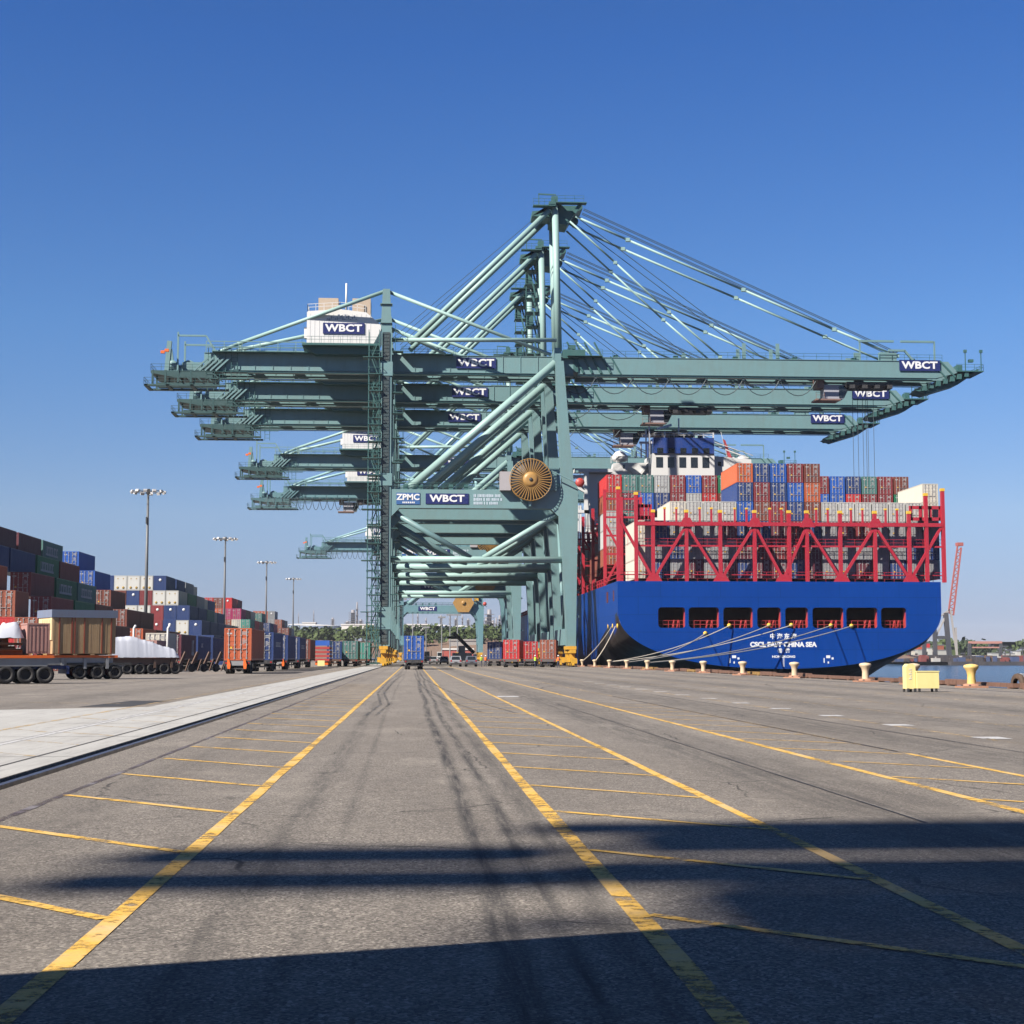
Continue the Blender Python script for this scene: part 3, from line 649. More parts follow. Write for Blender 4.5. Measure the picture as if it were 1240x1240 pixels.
def asphalt(name='worn_asphalt', worn=1.0):
    a = N(name, .88); a.b.inputs['Specular IOR Level'].default_value = .3
    sx = a.n.new('ShaderNodeSeparateXYZ'); a.set(sx.inputs[0], a.tc); X, Y = sx.outputs[0], sx.outputs[1]
    agg = a.n.new('ShaderNodeTexVoronoi'); agg.inputs['Scale'].default_value = 62; a.set(agg.inputs['Vector'], a.tc)
    fine = a.noise(260, 2, .7)
    stone = a.rng(fine, .35, .75)
    base = a.mix(stone, (.12, .105, .090), (.52, .46, .39))
    cell = a.n.new('ShaderNodeRGBToBW'); a.set(cell.inputs[0], agg.outputs['Color'])
    base = a.mix(a.rng(cell.outputs[0], .55, .90, 0, .9), base, (.66, .59, .50))
    base = a.mix(a.math('MULTIPLY', a.rng(cell.outputs[0], .42, .1), .8), base, (.05, .046, .042))
    # broad tone: pale weathered patches, tyre-darkened lanes running along the quay
    b1 = a.rng(a.noise(.22, 6, .62, (1, .22, 1)), .36, .66)
    base = a.mix(a.math('MULTIPLY', b1, .5), base, (.165, .14, .115)); b0 = a.rng(a.noise(5.5, 5, .75, (1, .8, 1)), .42, .68); base = a.mix(a.math('MULTIPLY', b0, .42), base, (.13, .115, .10))
    b2 = a.rng(a.noise(1.4, 6, .7, (1, .35, 1), .4), .5, .8)
    base = a.mix(a.math('MULTIPLY', b2, .42), base, (.15, .135, .12))
    b3 = a.rng(a.noise(.8, 5, .6, (1, .5, 1), 0, None, (31, 7, 0)), .52, .75)
    base = a.mix(a.math('MULTIPLY', b3, .3), base, (.55, .49, .41))
    # rubber lanes
    wob = a.math('MULTIPLY', a.math('SUBTRACT', a.noise(.02, 1, .4, (.02, 1, 1)), .5), .9)
    def lane(x0, wd, st, nz=.5, sc_=3.0):
        d = a.math('ABSOLUTE', a.math('SUBTRACT', a.math('ADD', X, wob), x0))
        g = a.rng(d, wd, wd*.25)
        st_ = a.rng(a.noise(sc_, 5, .7, (2.6, .12, 1), 0, None, (x0*3, x0, 0)), .34, .60)
        return a.math('MULTIPLY', a.math('MULTIPLY', g, st_), st)
    dk = (.055, .052, .050)
    for x0, wd, st in ((.42, .13, 1.0), (.72, .10, .9), (1.02, .16, .6), (-1.15, .2, .45), (-.7, .08, .35), (4.4, .9, .55), (5.2, .3, .3), (8.7, 1.1, .5), (12.5, 1.3, .5), (17, 1.4, .5), (21.5, 1.2, .45), (-3.2, .4, .25), (-12, 1.5, .4), (-16.5, .8, .35)):
        base = a.mix(lane(x0, wd, st), base, dk)
    # cross-wise marks of turning wheels far off
    cr = a.rng(a.noise(.5, 5, .65, (.12, 1, 1)), .56, .68)
    base = a.mix(a.math('MULTIPLY', cr, a.rng(Y, 25, 90, 0, .5)), base, (.065, .06, .058))
    # hairline cracks
    vc = a.n.new('ShaderNodeTexVoronoi'); vc.feature = 'DISTANCE_TO_EDGE'; vc.inputs['Scale'].default_value = .42
    dv = a.n.new('ShaderNodeMix'); dv.data_type = 'VECTOR'; nz = a.n.new('ShaderNodeTexNoise'); nz.inputs['Scale'].default_value = 1.2; nz.inputs['Detail'].default_value = 5
    a.set(nz.inputs['Vector'], a.tc); dv.inputs[0].default_value = .25; a.set(dv.inputs[4], a.tc); a.set(dv.inputs[5], nz.outputs['Color']); a.set(vc.inputs['Vector'], dv.outputs[1])
    crk = a.math('MULTIPLY', a.rng(vc.outputs['Distance'], .006, .0018), a.rng(a.noise(.3, 3), .48, .56))
    base = a.mix(a.math('MULTIPLY', crk, .8), base, (.03, .028, .027))
    # oil spots
    sp_ = a.rng(a.noise(2.3, 3, .5, (1, .6, 1), 0, None, (9, 4, 2)), .70, .78); base = a.mix(a.math('MULTIPLY', sp_, .6), base, (.035, .033, .032))
    a.col(base)
    a.bump(a.math('ADD', cell.outputs[0], fine), .8, .012)
    return a.m
ASPH = asphalt()
def concrete():
    a = N('pale_concrete', .85)
    f = a.noise(160, 3, .7); b1 = a.rng(a.noise(.35, 6, .65, (1, .4, 1)), .35, .7); b2 = a.rng(a.noise(2.2, 5, .7, (1.6, .25, 1)), .5, .8)
    c = a.mix(a.rng(f, .3, .7), (.38, .37, .345), (.56, .55, .51)); c = a.mix(a.math('MULTIPLY', b1, .4), c, (.26, .25, .23)); c = a.mix(a.math('MULTIPLY', b2, .5), c, (.20, .19, .18)); c = a.mix(a.math('MULTIPLY', a.rng(a.noise(.9, 6, .75, (1.2, .35, 1), 0, None, (4, 4, 4)), .52, .66), .45), c, (.30, .28, .25)); c = a.mix(a.math('MULTIPLY', a.rng(a.noise(1.3, 6, .8, (3.0, .08, 1), 0, None, (7, 4, 4)), .55, .7), .5), c, (.16, .155, .15))
    a.col(c); a.bump(f, .3, .004); return a.m
CONC = concrete()
def roadpaint(name, col, wear=.5, thin=.46):
    a = N(name, .7)
    n1 = a.noise(7, 8, .75, (1, 1, 1)); n2 = a.noise(1.1, 5, .6); n3 = a.noise(60, 3, .7); n4 = a.noise(4.2, 6, .8, (.5, 1.6, 1))
    m = a.math('ADD', a.math('MULTIPLY', n1, .45), a.math('MULTIPLY', n2, .35)); m = a.math('ADD', m, a.math('MULTIPLY', n4, .2))
    alpha = a.rng(m, thin-.015, thin+.05, wear, 1.0)
    c = a.mix(a.rng(n3, .35, .7), tuple(v*.82 for v in col), col); c = a.mix(a.rng(n2, .5, .68, 0, .5), c, tuple(.35*v+.34 for v in col)); c = a.mix(a.rng(a.noise(9, 6, .8, (1, 1, 1), 0, None, (5, 5, 0)), .52, .72, 0, .6), c, (.15, .125, .10))
    c = a.mix(a.rng(a.noise(5, 6, .8, (3, .4, 1)), .6, .75, 0, .55), c, (.09, .08, .075))
    a.col(c); a.set(a.b.inputs['Alpha'], alpha); return a.m
YLINE = roadpaint('worn_yellow_road_paint', (.84, .50, .08), .10, .445)
YFAINT = roadpaint('faded_yellow_road_paint', (.66, .44, .16), .04, .50)
WLINE = roadpaint('faded_white_road_paint', (.62, .61, .60), .05, .44)
PLINE = roadpaint('faded_purple_line', (.09, .065, .07), .1, .47)

# ------------------------------------------------------------------ ground, rails, markings
def kstruct(o): return tag(o, kind='structure')
XE = 28.6       # face of the quay
mb = MB()
prof = [(-700, 0), (-5.02, 0), (-5.02, -.11), (-4.60, -.11), (-4.60, 0), (25.62, 0), (25.62, -.09), (25.98, -.09), (25.98, 0), (XE, 0), (XE, -9)]
ys = [-90, 0, 15, 60, 300, 760]
for j in range(len(ys)-1):
    for i in range(len(prof)-1):
        (x0, z0), (x1, z1) = prof[i], prof[i+1]
        mb.quad((x0, ys[j], z0), (x1, ys[j], z1), (x1, ys[j+1], z1), (x0, ys[j+1], z0), 1 if (z0 < -.01 and z1 < -.01 and x1 < 27) else 0)
mb.quad((-700, 760, 0), (XE, 760, 0), (XE, 760, -9), (-700, 760, -9))
kstruct(mb.build('ground', [ASPH, paint('rail_slot', (.03, .028, .027), .8, .3, 4)]))
STEEL = paint('worn_rail_steel', (.16, .15, .16), .35, .4, 3, metal=.7, dirtcol=(.05, .04, .04))
for X in (-4.80, 25.8):
    r_ = MB().box(X-.045, X+.045, -60, 700, -.05, .004).box(X-.02, X+.02, -60, 700, -.09, -.05).box(X-.1, X+.1, -60, 700, -.108, -.09).build('crane_rail', STEEL)
    tag(r_, 'steel crane rail sunk in the slot beside the pale concrete strip' if X < 0 else 'steel crane rail in the slot next to the mooring bollards', 'rail', 'crane rails', 'structure')
Z1, Z2, Z3 = .004, .0045, .0065; ZC = .0085
def flat(mb, pts, z, mi=0):
    k = len(mb.v); mb.v += [(x, y, z) for x, y in pts]; mb.f.append(tuple(range(k, k+len(pts)))); mb.m.append(mi); mb.sm.append(False)
m = MB(); flat(m, [(-7.9, -60), (-5.03, -60), (-5.03, 700), (-7.9, 700)], Z1); flat(m, [(-30, -60), (-7.9, -60), (-7.9, 47.9), (-8.3, 47.6), (-30, 34)], Z1)
kstruct(m.build('concrete_strip', CONC))
m = MB()
for y in range(-6, 240, 6): flat(m, [(-7.9, y), (-5.03, y), (-5.03, y+.035), (-7.9, y+.035)], ZC)
flat(m, [(-5.62, -60), (-5.58, -60), (-5.58, 500), (-5.62, 500)], ZC+.002)
kstruct(m.build('concrete_joint_line', paint('joint_dark', (.10, .095, .09), .9, 0)))
m = MB(); flat(m, [(-10.0, 48), (-8.5, 48.3), (-8.25, 54.5), (-9.6, 54.6)], Z1); kstruct(m.build('asphalt_patch', paint('dark_patch', (.035, .034, .034), .85, .3, 3, dirtcol=(.1, .09, .08))))
rr = random.Random(11)
def line(mb, x0, y0, x1, y1, wd, z=Z2, seg=2.5, jit=.012):
    a = Vector((x0, y0, 0)); b = Vector((x1, y1, 0)); L = (b-a).length; n = max(1, int(L/seg)); d = (b-a)/L; u = Vector((-d.y, d.x, 0))
    pr = None
    for i in range(n+1):
        p = a.lerp(b, i/n); w1 = wd/2+rr.uniform(-jit, jit); w2 = wd/2+rr.uniform(-jit, jit); c = (p+u*w1, p-u*w2)
        if pr: k = len(mb.v); mb.v += [(v.x, v.y, z) for v in (pr[0], pr[1], c[1], c[0])]; mb.f.append((k, k+1, k+2, k+3)); mb.m.append(0); mb.sm.append(False)
        pr = c
m = MB()
for X in (-1.68, 1.30, 3.10): line(m, X, 2.5, X*1.0, 260, .125 if X < 3 else .11)
for X in (5.86,): line(m, X, 5, X, 260, .13)
line(m, 7.62, 9, 7.62, 24, .12)
k = 0
for i in range(26):
    y = 9.2+3.08*i; j = rr.uniform(-.05, .05)
    line(m, -1.74, y+j, -3.67+rr.uniform(-.06, .06), y+2.02, .105, Z3, .5)
    if i < 16: line(m, 1.37, y-.05+j, 3.05, y-1.8, .09, Z3, .5)
    if i > 1 and i < 14: line(m, 5.95, y+.95+j, 7.5, y-.75, .09, Z3, .5)
kstruct(m.build('lane_marking', YLINE))
m = MB()
line(m, 7.62, 24, 7.62, 200, .11); line(m, 10.42, 18, 10.42, 260, .11); line(m, 12.9, 20, 12.9, 260, .1); line(m, 15.3, 25, 15.3, 260, .12); line(m, 19.2, 30, 19.2, 260, .12); line(m, 22.6, 30, 22.6, 260, .14)
line(m, -8.35, 5, -8.35, 260, .15, ZC); 
for i in range(30):
    y = 19.5+3.08*i; line(m, -5.64, y-1.5, -6.9, y, .09, ZC, .5)
    if i % 2 == 0: line(m, -7.2, y, -8.27, y+1.6, .09, ZC, .5)
for y in (56, 74, 101): line(m, -18, y, -9, y-5, .14, Z2)
kstruct(m.build('faded_lane_marking', YFAINT))
m = MB(); line(m, -6.98, 4, -6.98, 260, .12, ZC); line(m, -7.14, 12, -7.14, 60, .05, ZC)
for i in range(14): 
    y = 22.6+5.55*i; flat(m, [(10.35, y), (10.9, y), (10.9, y+.75), (10.35, y+.75)], Z3)
flat(m, [(3.2, 59), (4.0, 59), (4.0, 60.5), (3.2, 60.5)], Z2)
kstruct(m.build('white_marking', WLINE))
m = MB(); line(m, -3.75, 3, -3.75, 120, .08, Z2); kstruct(m.build('purple_line', PLINE))
# dark sealant run where the fifth line wore off
m = MB(); line(m, 7.62, 24.5, 7.62, 60, .055, Z3, 2, .01); line(m, -4.4, 50.5, 9.5, 50.8, .07, Z3, 1.5, .02); line(m, -4.4, 83, 22, 83.3, .1, Z3, 2, .03); line(m, 9.5, 22, 9.6, 90, .03, Z3, 2, .008); line(m, 4.6, 14, 4.6, 50, .022, Z3, 1, .006)
kstruct(m.build('tar_seam', paint('tar', (.02, .02, .02), .6, 0)))
m = MB(); 
def arc(mb, pts, wd, z=Z2):
    for i in range(len(pts)-1): line(mb, *pts[i], *pts[i+1], wd, z, 1, .01)
for dx in (0, .85):
    arc(m, [(.15+dx*.5, 150), (.25+dx*.6, 110), (.55+dx, 75), (1.15+dx, 55), (1.9+dx, 42)][:5], .10)
    arc(m, [(-1.2+dx*.5, 140), (-1.5+dx*.4, 100), (-1.45+dx*.3, 66), (-1.0+dx*.3, 50), (-1.2+dx*.3, 40)], .09)
for i in range(7):
    x = rr.uniform(6, 22); y = rr.uniform(60, 160); arc(m, [(x+3*math.cos(t*.35), y+14*math.sin(t*.35)) for t in range(9)], .16)
TYRE = roadpaint('tyre_rubber_mark', (.035, .033, .033), 0, .50)
kstruct(m.build('tyre_mark', TYRE))

# ------------------------------------------------------------------ water
a = N('harbour_water', .16); a.b.inputs['IOR'].default_value = 1.33
a.col((.010, .045, .085)); 
h1 = a.noise(.9, 5, .65, (1, .5, 1), .3); h2 = a.noise(.12, 3, .5, (1, .6, 1))
a.bump(a.math('ADD', h1, a.math('MULTIPLY', h2, 1.5)), .75, .6)
m = MB(); flat(m, [(XE-1, -500), (3500, -500), (3500, 7000), (XE-1, 7000)], -3.0); flat(m, [(-3500, 765), (XE-1, 765), (XE-1, 7000), (-3500, 7000)], -3.0)
kstruct(m.build('water', a.m))

# ------------------------------------------------------------------ quay edge
TIMB = paint('rusty_timber', (.20, .105, .07), .85, .6, 3, dirtcol=(.05, .03, .025))
RUST = paint('rust_bollard_base', (.42, .22, .14), .8, .5, 3, dirtcol=(.16, .07, .04))
y = 20.0; i = 0
first = None
words_ = None
while y < 320:
    L = rr.uniform(3.4, 5.6)
    if first is None or True:
        h = rr.choice((.26, .30, .34)); mb = MB().box(XE-.46, XE-.08, y, y+L, .06, h); 
        for yy in (y+.5, y+L-.5): mb.box(XE-.5, XE-.04, yy-.12, yy+.12, 0, .07)
        for q_ in range(3): mb.box(XE-.47, XE-.45, y+L*(.2+.3*q_), y+L*(.2+.3*q_)+.15, .12, h-.05)
        o = mb.build('curb_timber', TIMB if rr.random() < .8 else paint('rusty_timber_ochre', (.36, .21, .06), .85, .6, 3, dirtcol=(.06, .03, .02)))
        tag(o, 'rust brown timber curb along the edge of the quay', 'curb', 'timber curbs along the quay edge')
    y += L+rr.uniform(.25, 1.1)
def bollard(y, label, h=1.14, m_=None):
    t = thing('mooring_bollard', label, 'bollard', (27.3, y, 0), 0, 'mooring bollards along the quay edge')
    MB().lathe([(.20, .06), (.21, .25), (.19, .6), (.24, .82), (.34, .95), (.37, 1.02), (.34, 1.10), (.2, h), (.05, h+.02)], n=22).build('post', m_, t)
    MB().box(-.62, .62, -.62, .62, 0, .09).lathe([(.45, .09), (.42, .16), (.28, .2)], n=16).build('base_plate', RUST, t)
    g = MB()
    for a_ in range(6): g.lathe([(.05, .09), (.05, .15)], .48*math.cos(a_*1.05), .48*math.sin(a_*1.05), 0, 6)
    g.build('bolt', DARK, t); return t
BOLL = paint('cream_bollard_paint', (.66, .54, .36), .6, .5, 4, dirtcol=(.33, .20, .12)); BOLY = paint('yellow_bollard_paint', (.72, .50, .12), .65, .75, 3, dirtcol=(.55, .40, .26))
bb = bollard(75.7, 'tall mooring bollard with bright yellow paint down its landward side', m_=BOLY)
bc = bollard(84.6, 'cream mooring bollard standing behind the yellow cabinet', m_=BOLL)
ords = ['first', 'second', 'third', 'fourth', 'fifth', 'sixth', 'seventh', 'eighth', 'ninth', 'tenth', 'eleventh', 'twelfth', 'thirteenth', 'fourteenth', 'fifteenth', 'sixteenth', 'seventeenth', 'eighteenth', 'nineteenth', 'twentieth']
for i in range(10):
    c_ = copy_tree(bc, None, '%s cream mooring bollard going along the quay from the yellow cabinet toward the cranes' % ords[i]); c_.location.y = 93.8+17.75*i; c_.rotation_euler.z = i
# yellow cabinet
t = thing('yellow_cabinet', 'yellow steel cabinet with an upright post on short legs near the quay edge', 'cabinet', (21.9, 66.5, 0), R(3))
MB().prism([(-.43, .16), (.55, .16), (.55, .88), (-.43, .88)], -.32, .32).box(-.45, .57, -.34, .34, .86, .90).build('cabinet_box', YEL2, t)
g = MB().prism([(-.86, .14), (-.45, .14), (-.45, 1.12), (-.55, 1.2), (-.76, 1.2), (-.86, 1.08)], -.22, .22); g.build('post', YEL2, t)
for x in (-.8, -.5, -.3, .45):
    for y_ in (-.25, .25): MB().box(x-.04, x+.04, y_-.04, y_+.04, 0, .16).build('leg', DARK, t)
g = MB()
for i in range(5): g.box(-.74+.06*(i % 2), -.62, -.235, -.22, .55+.1*i, .6+.1*i)
g.build('warning_sticker', paint('pale_sticker', (.75, .72, .6), .5, .2, 5, dirtcol=(.4, .1, .05)), t)
# tyres stacked as fenders along the edge near the yellow bollard
tm = MB()
pr_ = [(.28, -.11), (.42, -.13), (.5, -.09), (.52, 0), (.5, .09), (.42, .13), (.28, .11)]
tm.lathe(pr_, axis='y', n=20)
tm.f = [f for f in tm.f if len(f) == 4]; tm.m = tm.m[:len(tm.f)]; tm.sm = tm.sm[:len(tm.f)]
tme = tm.mesh('fender_tyre', paint('brown_black_tyre', (.06, .04, .03), .85, .6, 4, dirtcol=(.18, .10, .05)))
for i, y in enumerate((68.5, 69.6, 70.9, 72.4)):
    tag(link('fender_tyre', tme, None, (28.35, y, .22), (0, 0, R(80+i*7))), 'worn tyre lying against the timber curb beside the yellow bollard', 'tyre', 'old fender tyres on the quay edge')
# ------------------------------------------------------------------ containers
CC0 = {'darkred': (.235, .035, .038), 'red': (.52, .03, .03), 'brown': (.20, .055, .035), 'orange': (.50, .11, .04), 'navy': (.022, .05, .17), 'blue': (.02, .10, .42),
      'green': (.015, .17, .075), 'grey-green': (.075, .19, .17), 'teal': (.06, .27, .22), 'grey': (.26, .27, .28), 'white': (.50, .50, .47), 'cream': (.62, .58, .49), 'maroon': (.13, .03, .045), 'pink': (.45, .24, .21),
      'rust': (.30, .085, .045), 'lightgrey': (.42, .43, .42), 'magenta': (.40, .03, .12)}
CC = {k: tuple(v*1.02 for v in c) for k, c in CC0.items()}
CNAME = {'darkred': 'dark red', 'lightgrey': 'pale grey', 'grey-green': 'grey-green'}
def cpaint(c):
    return paint('container_%s' % c.replace('-', '_'), CC[c], .5, .38, 1.0, dirtcol=tuple(v*.35+.04 for v in CC[c]), streak=9, obj_var=.13)
CM = {}
def cmeshes(c, L, H):
    key = (c, L, H)
    if key in CM: return CM[key]
    W = 1.219; b = MB(); fr = .14
    # frame
    for x in (-W, W-fr):
        for y in (0, L-fr): b.box(x, x+fr, y, y+fr, 0, H)
        b.box(x, x+fr, fr, L-fr, 0, .16); b.box(x+.01, x+fr-.01, fr, L-fr, H-.10, H-.002)
    for y in (0, L-fr): b.box(-W+fr, W-fr, y, y+fr, 0, .15); b.box(-W+fr, W-fr, y, y+fr, H-.13, H-.003)
    # corrugated sides
    for s in (-1, 1):
        n = int((L-2*fr)/.28); dx = (L-2*fr)/n; xo = s*(W-.012); xi = s*(W-.055)
        for i in range(n):
            y = fr+i*dx; ys_ = (y, y+dx*.25, y+dx*.4, y+dx*.75, y+dx*.9, y+dx) if False else (y, y+dx*.3, y+dx*.5, y+dx*.8, y+dx)
            xs_ = (xo, xo, xi, xi, xo)
            for j in range(4):
                q_ = [(xs_[j], ys_[j], .16), (xs_[j+1], ys_[j+1], .16), (xs_[j+1], ys_[j+1], H-.1), (xs_[j], ys_[j], H-.1)]
                if s < 0: q_ = q_[::-1]
                b.quad(*q_)
    b.box(-W+.06, W-.06, .05, L-.05, H-.06, H-.03); b.box(-W+.06, W-.06, .05, L-.05, .05, .1); b.box(-W+fr, W-fr, L-.08, L-.04, .15, H-.13)
    mat = cpaint(c); body = b.mesh('container_body', mat)
    doors = []
    for s in (-1, 1):
        d = MB(); x0, x1 = (-W+fr+.01, -.012) if s < 0 else (.012, W-fr-.01)
        d.box(x0, x1, .03, .07, .16, H-.14)
        for k in range(5): z = .3+(H-.75)*k/4.6; d.box(x0+.09, x1-.09, .012, .03, z, z+(H-.75)*.14)
        if s > 0:
            for r0 in range(2):
                for q0 in range(7-r0*2): d.box(x0+.36+q0*.085, x0+.42+q0*.085, -.004, .012, H-.42-r0*.16, H-.31-r0*.16, 1)
            for r0 in range(5): d.box(x0+.4, x0+.4+(.22, .4, .3, .36, .18)[r0], -.004, .012, H-1.0-r0*.11, H-.95-r0*.11, 1)
        else:
            d.box(x0+.38, x0+.58, -.004, .012, 1.0, 1.22, 2); d.box(x0+.1, x0+.55, -.004, .012, H-.55, H-.42, 1)
        doors.append(d.mesh('door', [mat, paint('stencil_white', (.46, .46, .46), .6, .2, 5), paint('placard_amber', (.75, .42, .03), .5, .2, 5)]))
    bars = []
    for s in (-1, 1):
        g = MB()
        for xx in (.28, .80):
            X = s*xx; g.tube([(X, -.02, .1), (X, -.02, H-.08)], .033, 6)
            for z in (.16, .7, 1.35, H-.7, H-.2): g.box(X-.075, X+.075, -.035, .012, z, z+.09)
            g.beam((X, -.05, 1.05), (X-s*.42, -.05, 1.0), .045)
        bars.append(g.mesh('locking_bar', paint('galvanised_bar', (.46, .46, .47), .5, .35, 4, dirtcol=tuple(v*.6 for v in CC[c])) if False else paint('galvanised_bar', (.40, .39, .39), .5, .4, 4)))
    CM[key] = (body, doors, bars); return CM[key]
def fin_panel(c, L, H, kind):
    key = (c, L, H, kind)
    if key in CM: return CM[key]
    W = 1.219; g = MB()
    if kind == 'reefer':
        g.box(-W+.16, W-.16, .0, .06, .18, H-.16); 
        a_ = g.mesh('end_panel', paint('reefer_panel', (.60, .60, .57), .5, .35, 1.5, dirtcol=(.3, .28, .24)))
        g = MB()
        for x in (-.55, .55): g.lathe([(.05, -.05), (.24, -.05), (.24, .0), (.05, .0)], x, 0, .55 if True else .9, 14, axis='y')
        for x in (-.6, .45): g.box(x, x+.2, -.03, .0, H-.7, H-.5)
        b_ = g.mesh('vent_disc', paint('vent_ochre', (.38, .24, .04), .6, .3, 3))
    else:
        g.box(-W+.15, W-.15, .02, .06, .16, H-.14)
        for i in range(7): X = -W+.25+i*.31; g.box(X, X+.12, -.005, .02, .2, H-.2)
        a_ = g.mesh('end_panel', cpaint(c)); g = MB(); g.lathe([(.02, -.03), (.27, -.03), (.27, -.008), (.02, -.008)], .1, 0, H-.85, 18, axis='y'); b_ = g.mesh('emblem_disc', paint('emblem_white', (.75, .75, .74), .5, .1, 3))
    CM[key] = (a_, b_); return CM[key]
NCONT = [0]
def container(x, y, z, c, label, group, L=12.19, H=2.896, end='door', rz=0, cat='container', side=None):
    """x = centre line, y = face toward the camera, z = underside"""
    t = thing('shipping_container', label, cat, (x, y, z), rz, group); NCONT[0] += 1
    body, doors, bars = cmeshes(c, L, H); link('container_body', body, t)
    if end == 'door':
        for i in (0, 1): d = link('door', doors[i], t); link('locking_bar', bars[i], d)
    elif end: a_, b_ = fin_panel(c, L, H, end); e = link('end_panel', a_, t); link('vent_disc' if end == 'reefer' else 'emblem_disc', b_, e)
    if side:
        s_, x0, x1, z0, z1 = side; g = MB(); r3 = random.Random(int(x*7+y)); n = int((x1-x0)/.62)
        X = 1.222*s_ if s_ > 0 else -1.222
        if side[0] in (1, -1):
            for i in range(n):
                a_ = x0+(x1-x0)*i/n; b_ = a_+(x1-x0)/n*.74
                g.box(X-.012, X+.012, a_, b_, z0, z0+(z1-z0)*.22); g.box(X-.012, X+.012, a_, a_+(b_-a_)*.3, z0+(z1-z0)*.22, z1)
                if i % 3: g.box(X-.012, X+.012, a_+(b_-a_)*.3, b_, z0+(z1-z0)*.8, z1)
                if i % 2: g.box(X-.012, X+.012, b_-(b_-a_)*.25, b_, z0+(z1-z0)*.22, z1)
            g.build('side_lettering', paint('weathered_lettering', (.55, .56, .58), .6, .3, 4), t)
    return t

# ------------------------------------------------------------------ the ship
XC, BH = 54.6, 24.4; YS = 231.0; ZD = PZ(704, YS, 900)
_h = N('ship_blue_paint', .42)
_br = _h.n.new('ShaderNodeTexBrick'); _br.inputs['Scale'].default_value = 1.0; _br.inputs['Mortar Size'].default_value = .035; _br.inputs['Mortar Smooth'].default_value = .4; _br.inputs['Brick Width'].default_value = 9.0; _br.inputs['Row Height'].default_value = 2.6; _br.offset = .37
_mp = _h.n.new('ShaderNodeMapping'); _mp.inputs['Rotation'].default_value = (R(90), 0, 0); _h.set(_mp.inputs[0], _h.tc); _h.set(_br.inputs['Vector'], _mp.outputs[0])
_br.inputs['Color1'].default_value = (.0008, .046, .27, 1); _br.inputs['Color2'].default_value = (.0006, .042, .25, 1); _br.inputs['Mortar'].default_value = (.001, .026, .14, 1)
_c = _h.mix(_h.math('MULTIPLY', _h.rng(_h.noise(.55, 6, .7, (3, 3, .25)), .5, .75), .4), _br.outputs[0], (.004, .035, .16)); _c = _h.mix(_h.math('MULTIPLY', _h.rng(_h.noise(.25, 5, .7), .45, .7), .3), _c, (.002, .055, .31))
_c = _h.mix(_h.math('MULTIPLY', _h.rng(_h.noise(.8, 7, .75, (5, 5, .16), 0, None, (3, 3, 3)), .68, .78), .35), _c, (.06, .03, .02))
_h.col(_c); _h.b.inputs['Specular IOR Level'].default_value = .18; _h.bump(_h.noise(.7, 4, .6), .25, .05); HULLB = _h.m
HULLK = paint('ship_boot_and_shade', (.012, .012, .016), .45, .3, .3, dirtcol=(.05, .03, .03))
ship = thing('container_ship', 'huge blue container ship moored stern first with red lashing frames', 'ship', (XC, YS, 0))
def zbot(u):                      # underside of the transom at |x| = u
    v = min(1, abs(u)/BH); return 8.4-8.6*(1-v**2.25)**(1/2.25)
wins = [(797, 830), (834, 871), (876, 912), (917, 946), (951, 979), (984, 1022), (1025, 1063), (1067, 1098)]
wx = [(PX(a_, YS, 748)-XC, PX(b_, YS, 748)-XC) for a_, b_ in wins]; wz0, wz1 = PZ(760.5, YS, 900), PZ(735.5, YS, 900)
cuts = sorted(set([-BH, BH] + [v for w_ in wx for v in w_] + [-BH+BH*2*i/64 for i in range(65)] + [-24.3, -24.0, 24.0, 24.3]))
tr = MB()
for i in range(len(cuts)-1):
    a_, b_ = cuts[i], cuts[i+1]; mid = (a_+b_)/2
    za, zb = zbot(a_), zbot(b_); inw = any(w0 <= mid <= w1 for w0, w1 in wx)
    if inw:
        tr.quad((a_, 0, za), (b_, 0, zb), (b_, 0, wz0), (a_, 0, wz0)); tr.quad((a_, 0, wz1), (b_, 0, wz1), (b_, 0, ZD), (a_, 0, ZD))
    else: tr.quad((a_, 0, za), (b_, 0, zb), (b_, 0, ZD), (a_, 0, ZD))
for w0, w1 in wx:                 # plate edges of each opening and rounded corners
    for x, s in ((w0, 1), (w1, -1)):
        tr.quad((x, 0, wz0), (x, 0, wz1), (x, .5, wz1), (x, .5, wz0))
        for z, sz in ((wz0, 1), (wz1, -1)):
            k = len(tr.v); r_ = .55; pts = [(x, .004, z)]
            for q_ in range(6):
                an = q_/5*math.pi/2; pts.append((x+s*r_*(1-math.sin(an)), .004, z+sz*r_*(1-math.cos(an))))
            tr.v += pts; tr.f.append(tuple(range(k, k+len(pts)))); tr.m.append(0); tr.sm.append(False)
    tr.quad((w0, 0, wz0), (w1, 0, wz0), (w1, .5, wz0), (w0, .5, wz0)); tr.quad((w0, 0, wz1), (w1, 0, wz1), (w1, .5, wz1), (w0, .5, wz1))
tr.build('transom', HULLB, ship)
